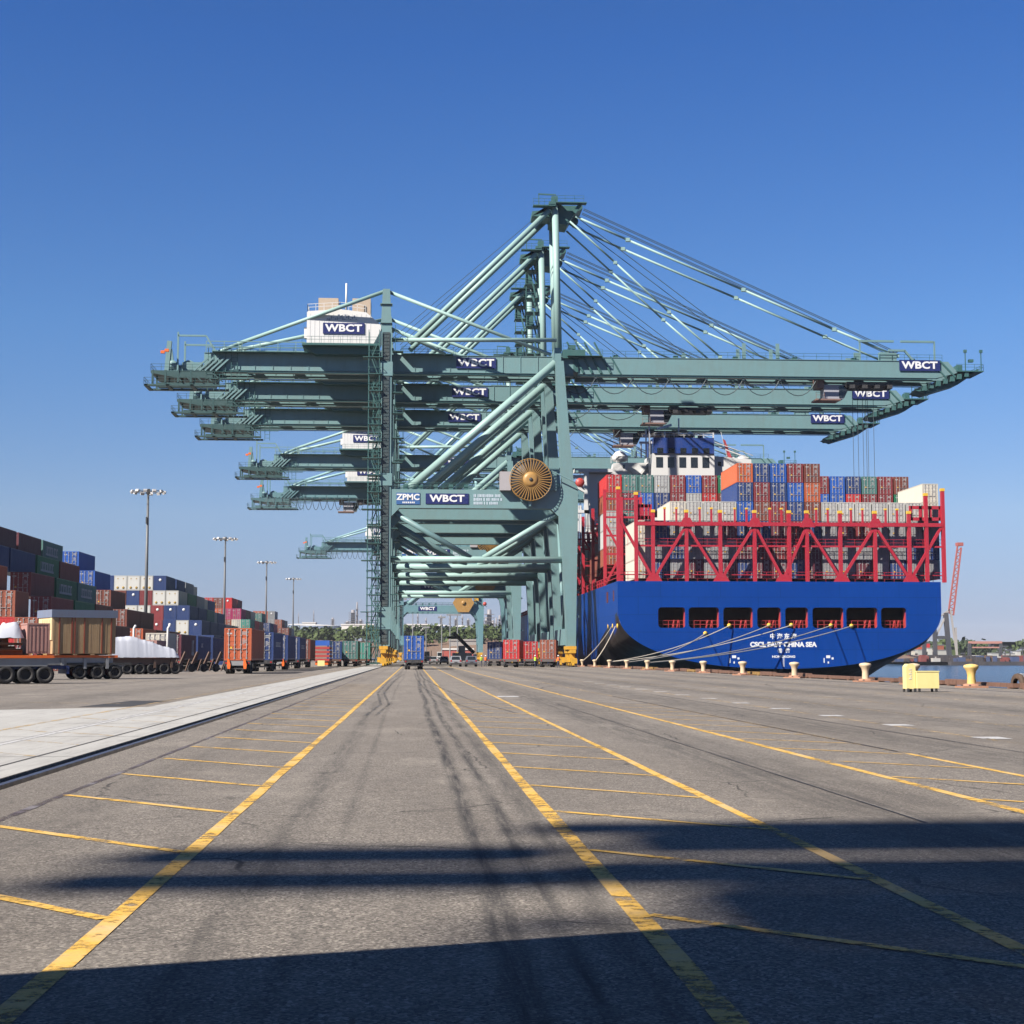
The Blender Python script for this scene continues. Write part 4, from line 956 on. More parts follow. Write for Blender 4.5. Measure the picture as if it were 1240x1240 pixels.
# hull skin lofted forward from the transom outline
hb = MB(); secs = [0, 1.2, 3, 6, 10, 15, 22, 30, 42, 60, 90, 150, 230, 280, 310, 330]; NP = 28
def section(d):
    f = min(1, d/55.0); n = 2.25+7*f**1.3; zt_ = 8.4*(1-f)+(-2)*f; zb_ = -.2-9*min(1, d/38)**.8; half = BH
    if d > 230: half = BH*max(.02, 1-((d-230)/102)**2.2)
    pts = [(-half, ZD)]
    for i in range(NP+1):
        th = math.pi/2*i/NP; u = half*abs(math.cos(th))**(2/n) ; z = zt_-(zt_-zb_)*abs(math.sin(th))**(2/n)
        taper = 1.0 if d > 60 else 1-(1-d/60)*.42*min(1, max(0, (3.5-z)/7.0))*(0 if d == 0 else 1)*min(1, d/6)
        pts.append((-u*taper, z))
    return pts
prev = None
for d in secs:
    s_ = section(d); full = s_+[(-x, z) for x, z in reversed(s_)]; k = len(hb.v); hb.v += [(x, d+.001, z) for x, z in full]
    if prev is not None:
        n_ = len(full)
        for i in range(n_-1):
            zz = (full[i][1]+full[i+1][1])/2
            hb.f.append((prev+i, k+i, k+i+1, prev+i+1)); hb.m.append(1 if zz < (4.6 if d > 4 else 7.6) else 0); hb.sm.append(abs(full[i][0]) < BH*.9 or 3 < i < n_-4)  # black covers the boot paint plus shade painted onto the hull above it
    prev = k
hb.build('hull', [HULLB, HULLK], ship)
DRED = paint('dark_red_deck', (.16, .02, .022), .6, .4, 1)
MB().box(-BH+.05, BH-.05, .02, 229, ZD-.25, ZD-.02).build('deck', DRED, ship)
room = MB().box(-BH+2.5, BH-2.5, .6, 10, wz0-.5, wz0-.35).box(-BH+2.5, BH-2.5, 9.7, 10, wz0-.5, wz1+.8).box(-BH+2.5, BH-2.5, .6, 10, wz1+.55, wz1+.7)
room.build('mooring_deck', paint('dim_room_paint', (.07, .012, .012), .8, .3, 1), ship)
g = MB()
for w0, w1 in wx:
    for x in (w1-.12, w0): g.box(x, x+.12, .52, 1.4, wz0, wz1)
    for z in (wz0+.55, wz0+1.1): g.beam((w0, .7, z), (w1, .7, z), .06)
    for i in range(6): x = w0+(w1-w0)*i/5; g.beam((x, .7, wz0), (x, .7, wz0+1.1), .06)
    for x in (w1-1.1, w1-1.75): g.prism([(x-.12, wz0), (x+.06, wz0), (x+.3, wz0+1.2), (x+.15, wz0+1.2)], 1.0, 1.3)
g.build('winch', paint('winch_red', (.55, .05, .05), .5, .3, 2), ship)
YF = paint('fairlead_yellow', (.8, .5, .04), .5, .3, 4); g = MB()
fl = [(854, 767), (883, 757.5), (931, 757), (958, 757), (1006, 757.5), (1031, 758)]
for a_, b_ in fl:
    x, z = PX(a_, YS, b_)-XC, PZ(b_, YS, a_); g.lathe([(.12, -.3), (.28, -.25), (.33, -.05), (.2, .1)], x, 0, z, 12, axis='y')
g.build('fairlead', YF, ship)
# name on the transom
def tline(s, px, py, size, bold=.03, nm='ship_name', sx=1.0, sp_=1.0):
    me = text_mesh(s, size, bold, .01, sp_, sx); link(nm, me, ship, (PX(px, YS, py)-XC, -.012, PZ(py, YS, px)), (R(90), 0, 0))
tline('\u4e2d \u6d77 \u4e1c \u6d77', 948.5, 771, .88, .03, sx=.95); tline('CSCL EAST CHINA SEA', 948.5, 780.7, .96, .05, sx=1.02); tline('\u9999  \u6e2f', 949, 788.3, .72, .02); tline('HONGKONG', 949, 795.3, .46, .018, 'port_name', 1.25)
g = MB()
for i in range(12): x = PX(949, YS, 800)-XC; g.box(x-.12, x+.12, -.012, .0, .1+i*.13, .16+i*.13)
g.build('draught_mark', LETTER, ship)
for px in (889, 1003):
    g = MB(); x, z = PX(px, YS, 800)-XC, PZ(801, YS, px); g.box(x-.7, x-.55, -.012, 0, z-.2, z+.5); g.box(x-.3, x+.3, -.012, 0, z+.5, z+.9); g.box(x+.5, x+.8, -.012, 0, z+.3, z+.6); g.box(x-.1, x+.1, -.012, 0, z-.3, z); g.build('draught_mark', LETTER, ship)
# openings and marks in the quarter on the quay side
g = MB()
def sx_(px, py):                      # point on the ship's quay-side plane
    X = XC-BH; r = FW*FPX+RT*(px-620)+UP*(620-py); t_ = X/r.x; return (r.y*t_-YS, CAMH+r.z*t_)
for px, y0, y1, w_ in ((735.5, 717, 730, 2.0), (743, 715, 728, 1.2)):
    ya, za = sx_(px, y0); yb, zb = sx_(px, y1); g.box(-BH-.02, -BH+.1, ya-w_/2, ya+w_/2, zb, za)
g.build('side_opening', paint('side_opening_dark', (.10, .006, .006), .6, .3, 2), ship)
g = MB()
for px, y0 in ((736, 747), (741.5, 746), (747, 746)):
    ya, za = sx_(px, y0); ya = max(.6, ya); yb, zb = sx_(px+6, 760); g.prism([(0, 0), (.01, 0), (.01, .01)], 0, .01)
    inx = -BH+.35; g.lathe([(.1, -.12), (.35, -.1), (.4, .05), (.1, .1)], inx-.28, ya, za-1.5, 12, axis='x')
g.build('fairlead', YF, ship)
# lashing frame over the stern
LZ = lambda py: PZ(py, YS+1, 900)
posts = [750.5, 770, 790.5, 831, 872, 914, 955, 975, 1017, 1059, 1101, 1122, 1142]
zt1 = LZ(619); zr = LZ(634.5)
g = MB(); yb = 1.3
postx = [PX(p_, YS+yb, 680)-XC for p_ in (770.5, 790.5, 831.5, 872.5, 914.5, 956.5, 978.5-22, 998, 1018, 1060.5, 1101.5)]
postx = [PX(p_, YS+yb, 680)-XC for p_ in (748.8, 770.5, 791, 831.5, 872.5, 914, 956, 977.5, 1018, 1060, 1101.5, 1122.5, 1143)]
tops = [593.5, 600, 621, 621, 621, 621, 621, 621, 621, 621, 621, 599, 593]
for x, tp in zip(postx, tops):
    po_ = MB().box(x-.25, x+.25, yb-.3, yb+.3, ZD-.02, LZ(tp)).build('lashing_post', RED, ship); MB().box(x-.29, x+.29, yb-.34, yb+.34, LZ(tp)+.002, LZ(tp)+.42).build('post_cap', YF, po_)
for i in range(23):
    x = postx[2]+(postx[10]-postx[2])*i/22
    if all(abs(x-q_) > .7 for q_ in postx): po_ = MB().box(x-.12, x+.12, yb-.2, yb+.2, zr, zt1+.3).build('lashing_stub', RED, ship); MB().box(x-.18, x+.18, yb-.25, yb+.25, zt1+.302, zt1+.55).build('post_cap', YF, po_)
MB().box(postx[1], postx[-1], yb-.35, yb+.35, zr-.28, zr+.28).box(postx[1], postx[-1], yb+.0, yb+.25, LZ(661)-.13, LZ(661)+.13).box(postx[0], postx[-1], yb+.2, yb+.5, ZD+1.0, ZD+1.12).build('lashing_beam', RED, ship)
g = MB()
zz0 = ZD+.3
diag = [(0, 3, 700), ]
X = lambda px: PX(px, YS+yb, 670)-XC
for a_, b_ in (((750, 628), (791, 702)), ((791, 702), (831.5, 636)), ((831.5, 636), (872.5, 702)), ((872.5, 702), (914, 636)), ((914, 636), (948, 702)), ((948, 702), (977.5, 636)), ((977.5, 636), (1018, 702)), ((1018, 702), (1060, 636)), ((1060, 636), (1101.5, 702)), ((1101.5, 702), (1141, 636))):
    g.beam((X(a_[0]), yb-.05, LZ(a_[1])), (X(b_[0]), yb-.05, LZ(b_[1])), .4, .4)
for p_ in (791, 872.5, 948, 1018, 1101.5): g.prism([(X(p_)-1.3, ZD), (X(p_)+1.3, ZD), (X(p_)+.6, ZD+1.1), (X(p_)-.6, ZD+1.1)], yb-.5, yb-.38)
for p_ in (831.5, 914, 977.5, 1060): g.prism([(X(p_)-1.2, zr-.45), (X(p_)+1.2, zr-.45), (X(p_)+.5, zr+.9), (X(p_)-.5, zr+.9)], yb-.5, yb-.38)
g.build('lashing_diagonal', RED, ship)
g = MB()
for z in (ZD+.5, ZD+1.0, ZD+1.5): g.beam((postx[0], yb+.6, z), (postx[-1], yb+.6, z), .06)
for z in (LZ(661)+.6, LZ(661)+1.1): g.beam((postx[1], yb+.4, z), (postx[-1], yb+.4, z), .06)
x = postx[0]
while x < postx[-1]: g.beam((x, yb+.6, ZD), (x, yb+.6, ZD+1.5), .06); g.beam((x, yb+.4, LZ(661)), (x, yb+.4, LZ(661)+1.1), .05); x += 1.5
g.build('handrail', RED, ship)
# boxy end frames at both sides and the quay-side frames of the next bays
g = MB()
for xa_, xb_ in ((postx[1]+.36, postx[2]-.36), (postx[10]+.36, postx[12]-.36)):
    za, zb_ = LZ(629), LZ(611)
    g.box(xa_, xb_, yb+.05, yb+.3, zb_-.5, zb_); g.box(xa_, xb_, yb+.05, yb+.3, za, za+.5)
    n = 3
    for i in range(n+1): x = xa_+(xb_-xa_)*i/n; g.box(x-.22, x+.22, yb+.05, yb+.3, za, zb_)
g.build('frame_panel', RED, ship)
def side_frame(y, z1, parent=ship):
    g = MB()
    for x in (-BH+.25, -BH+2.9, -BH+6): 
        g.box(x-.25, x+.25, y, y+.5, ZD, z1+(1.2 if x < -BH+1 else 0))
    z = ZD+2.2
    while z < z1: g.box(-BH+.25, -BH+6, y+.1, y+.4, z-.18, z+.12); g.rail([(-BH+.25, y+.1, z+.12), (-BH+6, y+.1, z+.12)], step=1.6); z += 2.95
    g.beam((-BH+.3, y+.2, ZD+.3), (-BH+2.9, y+.2, ZD+5.2), .35); g.beam((-BH+2.9, y+.2, ZD+5.2), (-BH+.3, y+.2, ZD+10), .35)
    g.build('lashing_frame', RED, ship)
for y, z1 in ((16.9, 27), (33.5, 25.5), (49, 25.5), (64, 25), (81, 25), (98, 24), (115, 24), (140, 23), (170, 23)): side_frame(y, z1)
g = MB()
for d in range(18, 225, 3): g.box(-BH+.1, -BH+.3, d, d+.25, ZD, ZD+1.2)
for z in (ZD+.6, ZD+1.2): g.beam((-BH+.2, 3, z), (-BH+.2, 228, z), .1)
g.build('bulwark_rail', RED, ship)
# superstructure
SW = paint('ship_white_paint', (.70, .70, .69), .45, .2, .5, dirtcol=(.38, .36, .33))
YB = 317.0; B = lambda px, py: (PX(px, YB, py)-XC, PZ(py, YB, px))
yb_ = YB-YS
x0, z0 = B(790, 583); x1, z1 = B(865, 549.5)
g = MB().box(-18, 19, yb_+2, yb_+16, ZD, B(800, 576)[1])
g.prism([(x0, z0-2), (x1, z0-2), (x1, B(865, 560)[1]), (x1, z1), (x0, z1), ], yb_, yb_+11)
x2 = B(912, 550)[0]; x3 = B(898, 560)[0]
g.prism([(x1, z0-1.5), (x1+2, z0-1.5), (x1+8.0, B(880, 563)[1]), (x1+8.0, B(880, 555)[1]), (x1, B(880, 551)[1])], yb_+1.5, yb_+9)
wxl, wzb = B(741, 574); wzt = B(741, 565)[1]
g.box(wxl, x0, yb_+1.5, yb_+9, B(760, 577)[1], B(760, 574.5)[1]); g.prism([(wxl, B(745, 574)[1]), (B(761, 574)[0], B(745, 574)[1]), (B(761, 560)[0], B(761, 559)[1]), (wxl+.5, B(745, 560)[1])], yb_+1.2, yb_+4)
g.box(B(761, 570)[0], x0, yb_+6, yb_+9, B(770, 575)[1], B(770, 556)[1])
g.beam((B(762, 560)[0], yb_+5.8, B(762, 558)[1]), (B(776, 572)[0], yb_+5.8, B(776, 573)[1]), .5); g.beam((B(790, 558)[0], yb_+5.8, B(790, 558)[1]), (B(778, 572)[0], yb_+5.8, B(776, 573)[1]), .5)
g.build('bridge_house', SW, ship)
top = MB().box(B(791.5, 549)[0], B(864.5, 549)[0], yb_-.3, yb_+9.5, z1+.001, B(800, 530)[1]).build('wheelhouse_band', paint('ship_blue_trim', (.012, .05, .24), .4, .2, .5), ship)
g = MB()
for i in range(5):
    a_ = 794.5+i*14; 
    if i < 5: MB().box(B(a_, 560)[0], B(a_+8.2, 560)[0], yb_-.06, yb_+.02, B(800, 566)[1], B(800, 553.5)[1]).build('window', GLASS, ship); MB().box(B(a_+1, 545)[0], B(a_+8, 545)[0], yb_-.36, yb_-.28, B(800, 548.5)[1], B(800, 542.5)[1]).build('window', GLASS, ship)
MB().box(B(871, 560)[0], B(875, 560)[0], yb_+1.4, yb_+1.52, B(870, 563)[1], B(870, 558)[1]).build('window', GLASS, ship)
MB().box(B(755, 560)[0], B(757.5, 560)[0], yb_+1.1, yb_+1.22, B(755, 566)[1], B(755, 562)[1]).build('window', GLASS, ship)
g = MB(); z3 = B(800, 530)[1]
g.rail([(B(792, 530)[0], yb_-.2, z3), (B(864, 530)[0], yb_-.2, z3)], h=1.0, r=.06, step=2)
g.rail([(wxl, yb_+1.3, B(745, 560)[1]), (B(761, 560)[0], yb_+1.3, B(760, 559)[1])], h=1.4, r=.07, step=1)
for px, tp in ((807, 521), (824, 505), (866, 522), (784, 518), (788, 512), (778, 534), (770, 552), (772, 545)): x = B(px, 530)[0]; g.beam((x, yb_+2, z3-4), (x, yb_+2, B(px, tp)[1]), .28)
g.box(B(776, 535)[0], B(796, 535)[0], yb_+2, yb_+2.6, B(790, 535.5)[1], B(790, 533)[1]); g.box(B(780, 525)[0], B(790, 525)[0], yb_+2, yb_+2.6, B(790, 527)[1], B(790, 524.5)[1])
g.beam((B(798, 517)[0], yb_+3, B(798, 517)[1]), (B(816, 512)[0], yb_+3, B(816, 512)[1]), .5)
g.lathe([(.1, 0), (1.5, .3), (1.7, 1.2), (.9, 2.2), (.1, 2.5)], B(747, 552)[0]+1, yb_+3, B(750, 558)[1], 16)
g.lathe([(.1, 0), (.9, .3), (1.0, 1.0), (.5, 1.7), (.1, 1.9)], B(840, 526)[0], yb_+4, z3, 14)
for px, r_ in ((892, 1.1), (898, .8), (905, 1.3)): g.lathe([(.1, 0), (r_, .4), (r_*1.05, r_), (r_*.5, r_*1.6), (.1, r_*1.7)], B(px, 553)[0], yb_+5, B(px, 560)[1], 14)
g.beam((x1+.5, yb_+2, B(867, 538)[1]), (x1+7.5, yb_+2, B(890, 553)[1]), .2); g.beam((x1+.5, yb_+2, B(867, 534)[1]), (x1+8.5, yb_+2, B(890, 550)[1]), .12)
g.build('mast_gear', SW, ship)
g = MB(); g.box(B(812, 529)[0], B(842, 529)[0], yb_+1, yb_+4, z3, z3+.9); g.box(B(848, 529)[0], B(852, 529)[0], yb_+1, yb_+3, z3, z3+.8); g.build('roof_gear', DARK, ship)
# flag on the yard
X_, Z_ = B(883, 543)
g = MB().beam((X_+.6, yb_+4, Z_-2.5), (X_-.9, yb_+4, Z_+4), .09); g.beam((X_-4, yb_+4, Z_-1.6), (X_+4, yb_+4, Z_-1.6), .12); g.build('yard', SW, ship)
g = MB(); k = 0
for i in range(5):
    f = i/5; g.quad((X_-.6+.28*i, yb_+4+.1*(i % 2), Z_+2.6-.95*i), (X_+.05+.32*i, yb_+4-.1*(i % 2), Z_+2.2-.9*i), (X_+.35+.33*i, yb_+4+.1*((i+1) % 2), Z_+1.3-.9*i), (X_-.32+.28*i, yb_+4-.1*((i+1) % 2), Z_+1.65-.95*i))
g.build('flag', paint('flag_red', (.6, .08, .09), .7, .1, 2), ship)
# white frame and casing on the quay side
g = MB(); F = lambda px, py: (PX(px, 296, py)-XC, PZ(py, 296, px)); yf = 296-YS
for px in (711, 717): pass
xa_, za_ = F(696, 568.5); xb_, zb2 = F(742, 575)
g.box(xa_, xb_, yf, yf+3, F(720, 571.5)[1], F(720, 567.5)[1])
g.box(F(707.5, 600)[0], F(713.5, 600)[0], yf, yf+1, F(710, 621)[1], F(710, 571.5)[1])
g.box(F(694, 576)[0], F(708, 576)[0], yf+.1, yf+.9, F(700, 579)[1], F(700, 575)[1])
g.beam((F(694, 585)[0], yf+.5, F(694, 585)[1]), (F(708.5, 593)[0], yf+.5, F(708.5, 593.5)[1]), .9)
g.box(F(715, 600)[0], F(745, 600)[0], yf+2, yf+8, F(730, 640)[1], F(730, 572)[1])
g.box(F(697, 618)[0], F(722, 618)[0], yf, yf+1.2, F(710, 621)[1], F(710, 617.5)[1])
for px in (700, 703, 714): g.beam((F(px, 640)[0], yf+.3, F(px, 660)[1]), (F(px, 610)[0], yf+.3, F(px, 612)[1]), .35)
g.build('funnel_casing', SW, ship)

# ------------------------------------------------------------------ deck cargo
rc = random.Random(5)
TN = {1: 'bottom', 2: 'second', 3: 'third', 4: 'fourth', 5: 'fifth', 6: 'sixth'}
def nm(c): return CNAME.get(c, c)
ZB = 13.3; HC = 2.896; PT = 2.93
YA = YS+3.0; AX = [PX(892+20.4*(k+.5-6), YA, 600) for k in range(18)]
aft = {}
for k in (0, 1):
    for t_ in (1, 2, 3): aft[k, t_] = 'cream' if k == 0 else rc.choice(['grey', 'grey', 'navy'])
for k in range(2, 6):
    for t_ in (1, 2, 3): aft[k, t_] = rc.choice(['grey', 'grey', 'grey', 'maroon', 'navy'])
    aft[k, 4] = 'white' if k > 2 else 'cream'
tall = {6: ['orange', 'navy', 'blue'], 7: ['navy', 'darkred', 'brown'], 8: ['blue', 'navy', 'darkred'], 9: ['darkred', 'blue', 'navy'], 10: ['brown', 'orange', 'brown']}
for k in tall:
    for i, t_ in enumerate((6, 5, 4)): aft[k, t_] = tall[k][i]
    for t_ in (1, 2, 3): aft[k, t_] = rc.choice(['navy', 'maroon', 'navy', 'darkred'])
for k in range(11, 17):
    for t_ in (1, 2, 3): aft[k, t_] = rc.choice(['grey', 'grey', 'maroon', 'navy', 'darkred'] if k < 14 else ['grey', 'grey', 'grey', 'navy'])
    aft[k, 4] = 'white'
for t_ in (1, 2, 3): aft[17, t_] = rc.choice(['grey', 'navy'])
aft[17, 4] = 'cream'; aft[17, 5] = 'cream'
G1 = 'containers stacked behind the red lashing frame at the stern'
for (k, t_), c in sorted(aft.items()):
    end = 'door'
    lab = '%s container, %s tier of the %s stack from the quay in the stern bay' % (nm(c), TN[t_], ords[k])
    o = container(AX[k], YA, ZB+PT*(t_-1), c, lab, G1, end=end)
    if c in ('white', 'cream') and t_ >= 4:
        pass
G2 = 'containers in the bay just forward of the stern bay'
YB2 = 251.0; BXs = [PX(734+19.33*(k+.5), YB2, 600) for k in range(19)]
b6 = ['red', 'grey-green', 'grey-green', 'lightgrey', 'darkred', 'blue', 'darkred', 'green', 'brown', 'navy', 'grey', 'brown', 'darkred', 'darkred', 'blue', 'navy', 'grey-green', 'darkred', 'brown']
b5 = ['rust', 'maroon', 'blue', 'navy', 'darkred', 'lightgrey', 'red', 'brown', 'navy', 'grey', 'red', 'blue', 'brown', 'blue', 'blue', 'red', 'darkred', 'darkred', 'green']
for k in range(19):
    for t_, c in ((6, b6[k]), (5, b5[k])):
        container(BXs[k], YB2, ZB+PT*(t_-1)+.1, c, '%s container, %s tier of the %s stack from the quay in the second bay' % (nm(c), 'top' if t_ == 6 else 'fifth', ords[k]), G2)
for k in range(3):
    for t_ in (4, 3, 2):
        c = {0: {4: 'lightgrey', 3: 'lightgrey', 2: 'rust'}, 1: {4: 'grey-green', 3: 'grey', 2: 'maroon'}, 2: {4: 'maroon', 3: 'navy', 2: 'grey'}}[k][t_]
        container(BXs[k], YB2, ZB+PT*(t_-1)+.1, c, '%s container, %s tier of the %s stack from the quay in the second bay' % (nm(c), TN[t_], ords[k]), G2)
for j, yb3 in enumerate((267, 282.5)):
    for k in range(2):
        for t_ in (1, 2, 3):
            c = rc.choice(['maroon', 'darkred', 'brown', 'grey'])
            container(BXs[k]+.4, yb3, ZB+PT*(t_-1), c, '%s container, %s tier of the %s stack from the quay in the %s bay' % (nm(c), TN[t_], ords[k], ords[2+j]), 'containers in the forward bays of the ship')
# mooring lines
def rope(p, q_, sag, label, r=.07):
    p = Vector(p); q_ = Vector(q_); pts = []
    for i in range(13):
        f = i/12; v = p.lerp(q_, f); v.z -= sag*4*f*(1-f); pts.append(tuple(v))
    tag(MB().tube(pts, r, 6).build('mooring_line', ROPE), label, 'rope', 'mooring lines of the ship')
byl = [200.3, 218.05, 182.5]
for i, ((a_, b_), bi) in enumerate(zip(fl, (0, 1, 0, 1, 2, 2))):
    rope((PX(a_, YS, b_), YS-.45, PZ(b_, YS, a_)), (27.3, byl[bi], .85), .8, 'pale mooring rope running from the %s yellow fairlead in the stern down to the quay' % ords[i])
rope((XC-BH+.05, YS+3, PZ(758, 234, 738)), (27.3, 235.8, .85), .4, 'short pale mooring rope from the ship side down to a bollard'); 
rope((XC-BH+.05, YS+7, PZ(758, 238, 738)), (27.3, 253.5, .85), .5, 'second short mooring rope beside it, leaving the ship side slightly further forward')
# ------------------------------------------------------------------ container yard on the landward side (stepped stacks)
GY_ = 'containers in the stepped yard stacks'
def yc(xr, y, tier, c, lab, L=12.19, end='door', side=None):
    return container(xr-1.22, y, 2.9*(tier-1)+.02, c, lab, GY_, L=L, end=end, side=side)
TX = {6: -50.4, 5: -47.95, 4: -45.5, 3: -43.05, 2: -40.6, 1: -38.1}
BY = [190.3, 203.7, 216.9, 240.0, 252.6, 265.2, 278]
A_ = {6: ['maroon', 'maroon', 'grey-green', 'blue'], 5: ['navy', 'green', 'darkred', 'blue'], 4: ['darkred', 'green', 'grey-green', 'brown', None, None], 3: ['darkred', 'green', 'brown', 'brown', 'brown'],
      2: ['rust', 'darkred', 'brown', 'orange', 'brown', 'brown'], 1: ['darkred', 'navy', 'brown', 'navy', 'blue', 'brown']}
extra = {(6, 2): 'pale lettering', (5, 1): 'pale lettering', (4, 1): 'pale lettering', (4, 2): 'pale lettering'}
for t_, cs in A_.items():
    for i, c in enumerate(cs):
        if not c: continue
        sd_ = (1, 1.8, 9.2, .95, 2.2) if (t_, i) in extra else None
        lab = '%s container%s, %s tier, %s bay of stack ending in bright blue boxes' % (nm(c), ' with %s' % extra[t_, i] if sd_ else '', TN[t_], ords[i+1])
        yc(TX[t_], BY[i], t_, c, lab, side=sd_)
for t_, xr, c, e in ((5, -47.95, 'navy', 'door'), (4, -45.5, 'orange', 'door'), (3, -43.05, 'rust', 'door'), (2, -43.05, 'red', 'emblem'), (2, -40.6, 'rust', 'door'), (1, -40.6, 'darkred', 'door'), (1, -43.05, 'white', 'door'), (3, -45.6, 'darkred', 'door'), (1, -38.1, 'brown', 'door')):
    yc(xr, 173.2 if t_ < 5 else 177.2, t_, c, 'short %s container, %s tier of stack end near the wooden crate%s' % (nm(c), TN[t_], ', one row back' if xr < TX[t_]-1 else ''), L=6.06 if t_ < 5 else 12.19, end=e)
yc(-52.9, 190.3, 6, 'maroon', 'maroon container on the top tier one row behind the stack face', ); yc(-52.9, 177, 6, 'maroon', 'maroon container on the top tier at the tall end of the stack')
yc(-50.4, 177, 6, 'maroon', 'maroon container on the top tier beyond the tall end bay')
# second block: door ends and white reefers facing the camera
B6 = -48.35
rows = {6: ['navy', 'white', 'white', 'white', 'navy'], 5: ['white', 'white', 'darkred', 'navy', 'brown'], 4: ['navy', 'navy', 'darkred', 'white', 'white'], 3: ['navy', 'white', 'navy', 'darkred', 'white'], 2: ['navy', 'navy', 'white'], 1: ['navy', 'brown']}
bx = {6: B6, 5: -45.9, 4: -43.7, 3: -41.3, 2: -38.9, 1: -36.5}
TXB = {t_: bx[t_] for t_ in bx}
for t_, cs in rows.items():
    if t_ == 6: cs = ['navy', 'white', 'white', 'white', 'navy', 'navy']
    for i, c in enumerate(cs):
        pass
        yc(TXB[t_]-2.53*i, 311, t_, c, '%s container, %s tier, %s across from the lane, front of the reefer stack' % ('white refrigerated' if c == 'white' else 'navy' if c == 'navy' else nm(c), TN[t_], ords[i]), end='reefer' if c == 'white' else 'emblem')
ry = random.Random(21)
pal = ['navy', 'grey', 'green', 'grey', 'lightgrey', 'navy', 'brown', 'grey-green', 'darkred']
fixed = {6: ['navy', 'grey', 'cream', 'navy'], 5: ['green', 'grey', 'cream', 'navy'], 4: ['navy', 'grey-green', 'grey', 'navy'], 3: ['navy', 'navy', 'grey', 'teal'], 2: ['navy', 'brown', 'navy', 'grey'], 1: ['brown', 'navy', 'brown', 'grey']}
for t_ in fixed:
    for i, c in enumerate(fixed[t_]):
        y = 324.6+13.1*i
        if t_ == 6 and i >= 3: continue
        yc(TXB[t_]-(1.0 if i > 1 and t_ > 3 else 0), y, t_, c, '%s container, %s tier, %s bay along the reefer stack' % (nm(c), TN[t_], ords[i+1]), end='reefer' if c in ('cream',) else 'door')
def block(y0, hx, tiers, nb, pal, name, xs=None):
    n = 0
    for t_ in range(tiers, 1, -1):
        xr = hx+2.45*(tiers-t_)
        for i in range(nb - (1 if t_ == tiers else 0)):
            c = pal[(t_*7+i*3) % len(pal)] if i else pal[(t_*5+1) % len(pal)]
            yc(xr, y0+13.0*i, t_, c, '%s container, %s tier, %s bay of the %s' % (nm(c), TN[t_], ords[i], name), end='emblem' if (t_+i) % 3 == 0 else 'door')
        for j in (1, 2) if t_ > tiers-3 else (1,):
            c = pal[(t_*3+j*2) % len(pal)]
            yc(xr-2.5*j, y0, t_, c, '%s container, %s tier, %s across the front of the %s' % (nm(c), TN[t_], ords[j], name))
block(425, -48.5, 6, 3, ['darkred', 'orange', 'brown', 'teal', 'red', 'cream', 'navy', 'rust', 'magenta'], 'third yard stack behind the trailers')
block(470, -44.8, 5, 2, ['teal', 'magenta', 'grey-green', 'navy', 'teal', 'darkred'], 'low teal and magenta stack')
block(548, -47.8, 6, 2, ['brown', 'orange', 'red', 'grey', 'blue', 'rust', 'orange'], 'last yard stack by end mast')
print('containers', NCONT[0])

# ------------------------------------------------------------------ trailers and trucks
def wheel_mb(mb, x, y, z, r=.5, w=.28, axis='x', mi=0):
    k = len(mb.v)
    mb.lathe([(r*.5, -.04), (r*.56, -w*.42), (r*.64, -w/2), (r*.92, -w/2), (r, -w*.3), (r, w*.3), (r*.92, w/2), (r*.64, w/2), (r*.56, w*.42), (r*.5, .04)], 0, 0, 0, 24, mi, axis)
    for i in range(k, len(mb.v)): v = mb.v[i]; mb.v[i] = (v[0]+x, v[1]+y, v[2]+z)
RIMP = {}
def add_wheel(parent, x, y, r=.5, axis='x', side=1, rim='red'):
    key = ('w', r, axis, rim, side)
    if key not in RIMP:
        a_ = MB(); wheel_mb(a_, 0, 0, 0, r, .30, axis); b_ = MB(); rr_ = r*.53; o = .10*side
        b_.lathe([(.06, -.02), (rr_*.5, -.02), (rr_*.6, .03), (rr_, .05), (rr_, .12), (.06, .12)] if side < 0 else [(.06, -.12), (rr_, -.12), (rr_, -.05), (rr_*.6, -.03), (rr_*.5, .02), (.06, .02)], 0, 0, 0, 16, 0, axis)
        RIMP[key] = (a_.mesh('wheel', BLACK), b_.mesh('rim', {'red': paint('dull_red_rim', (.16, .03, .03), .6, .5, 4), 'dark': paint('dusty_rim', (.14, .135, .13), .6, .5, 4, dirtcol=(.2, .17, .13)), 'white': paint('pale_rim', (.4, .4, .42), .5, .5, 4)}[rim]))
    w_ = link('wheel', RIMP[key][0], parent, (x, y, r)); link('rim', RIMP[key][1], w_)
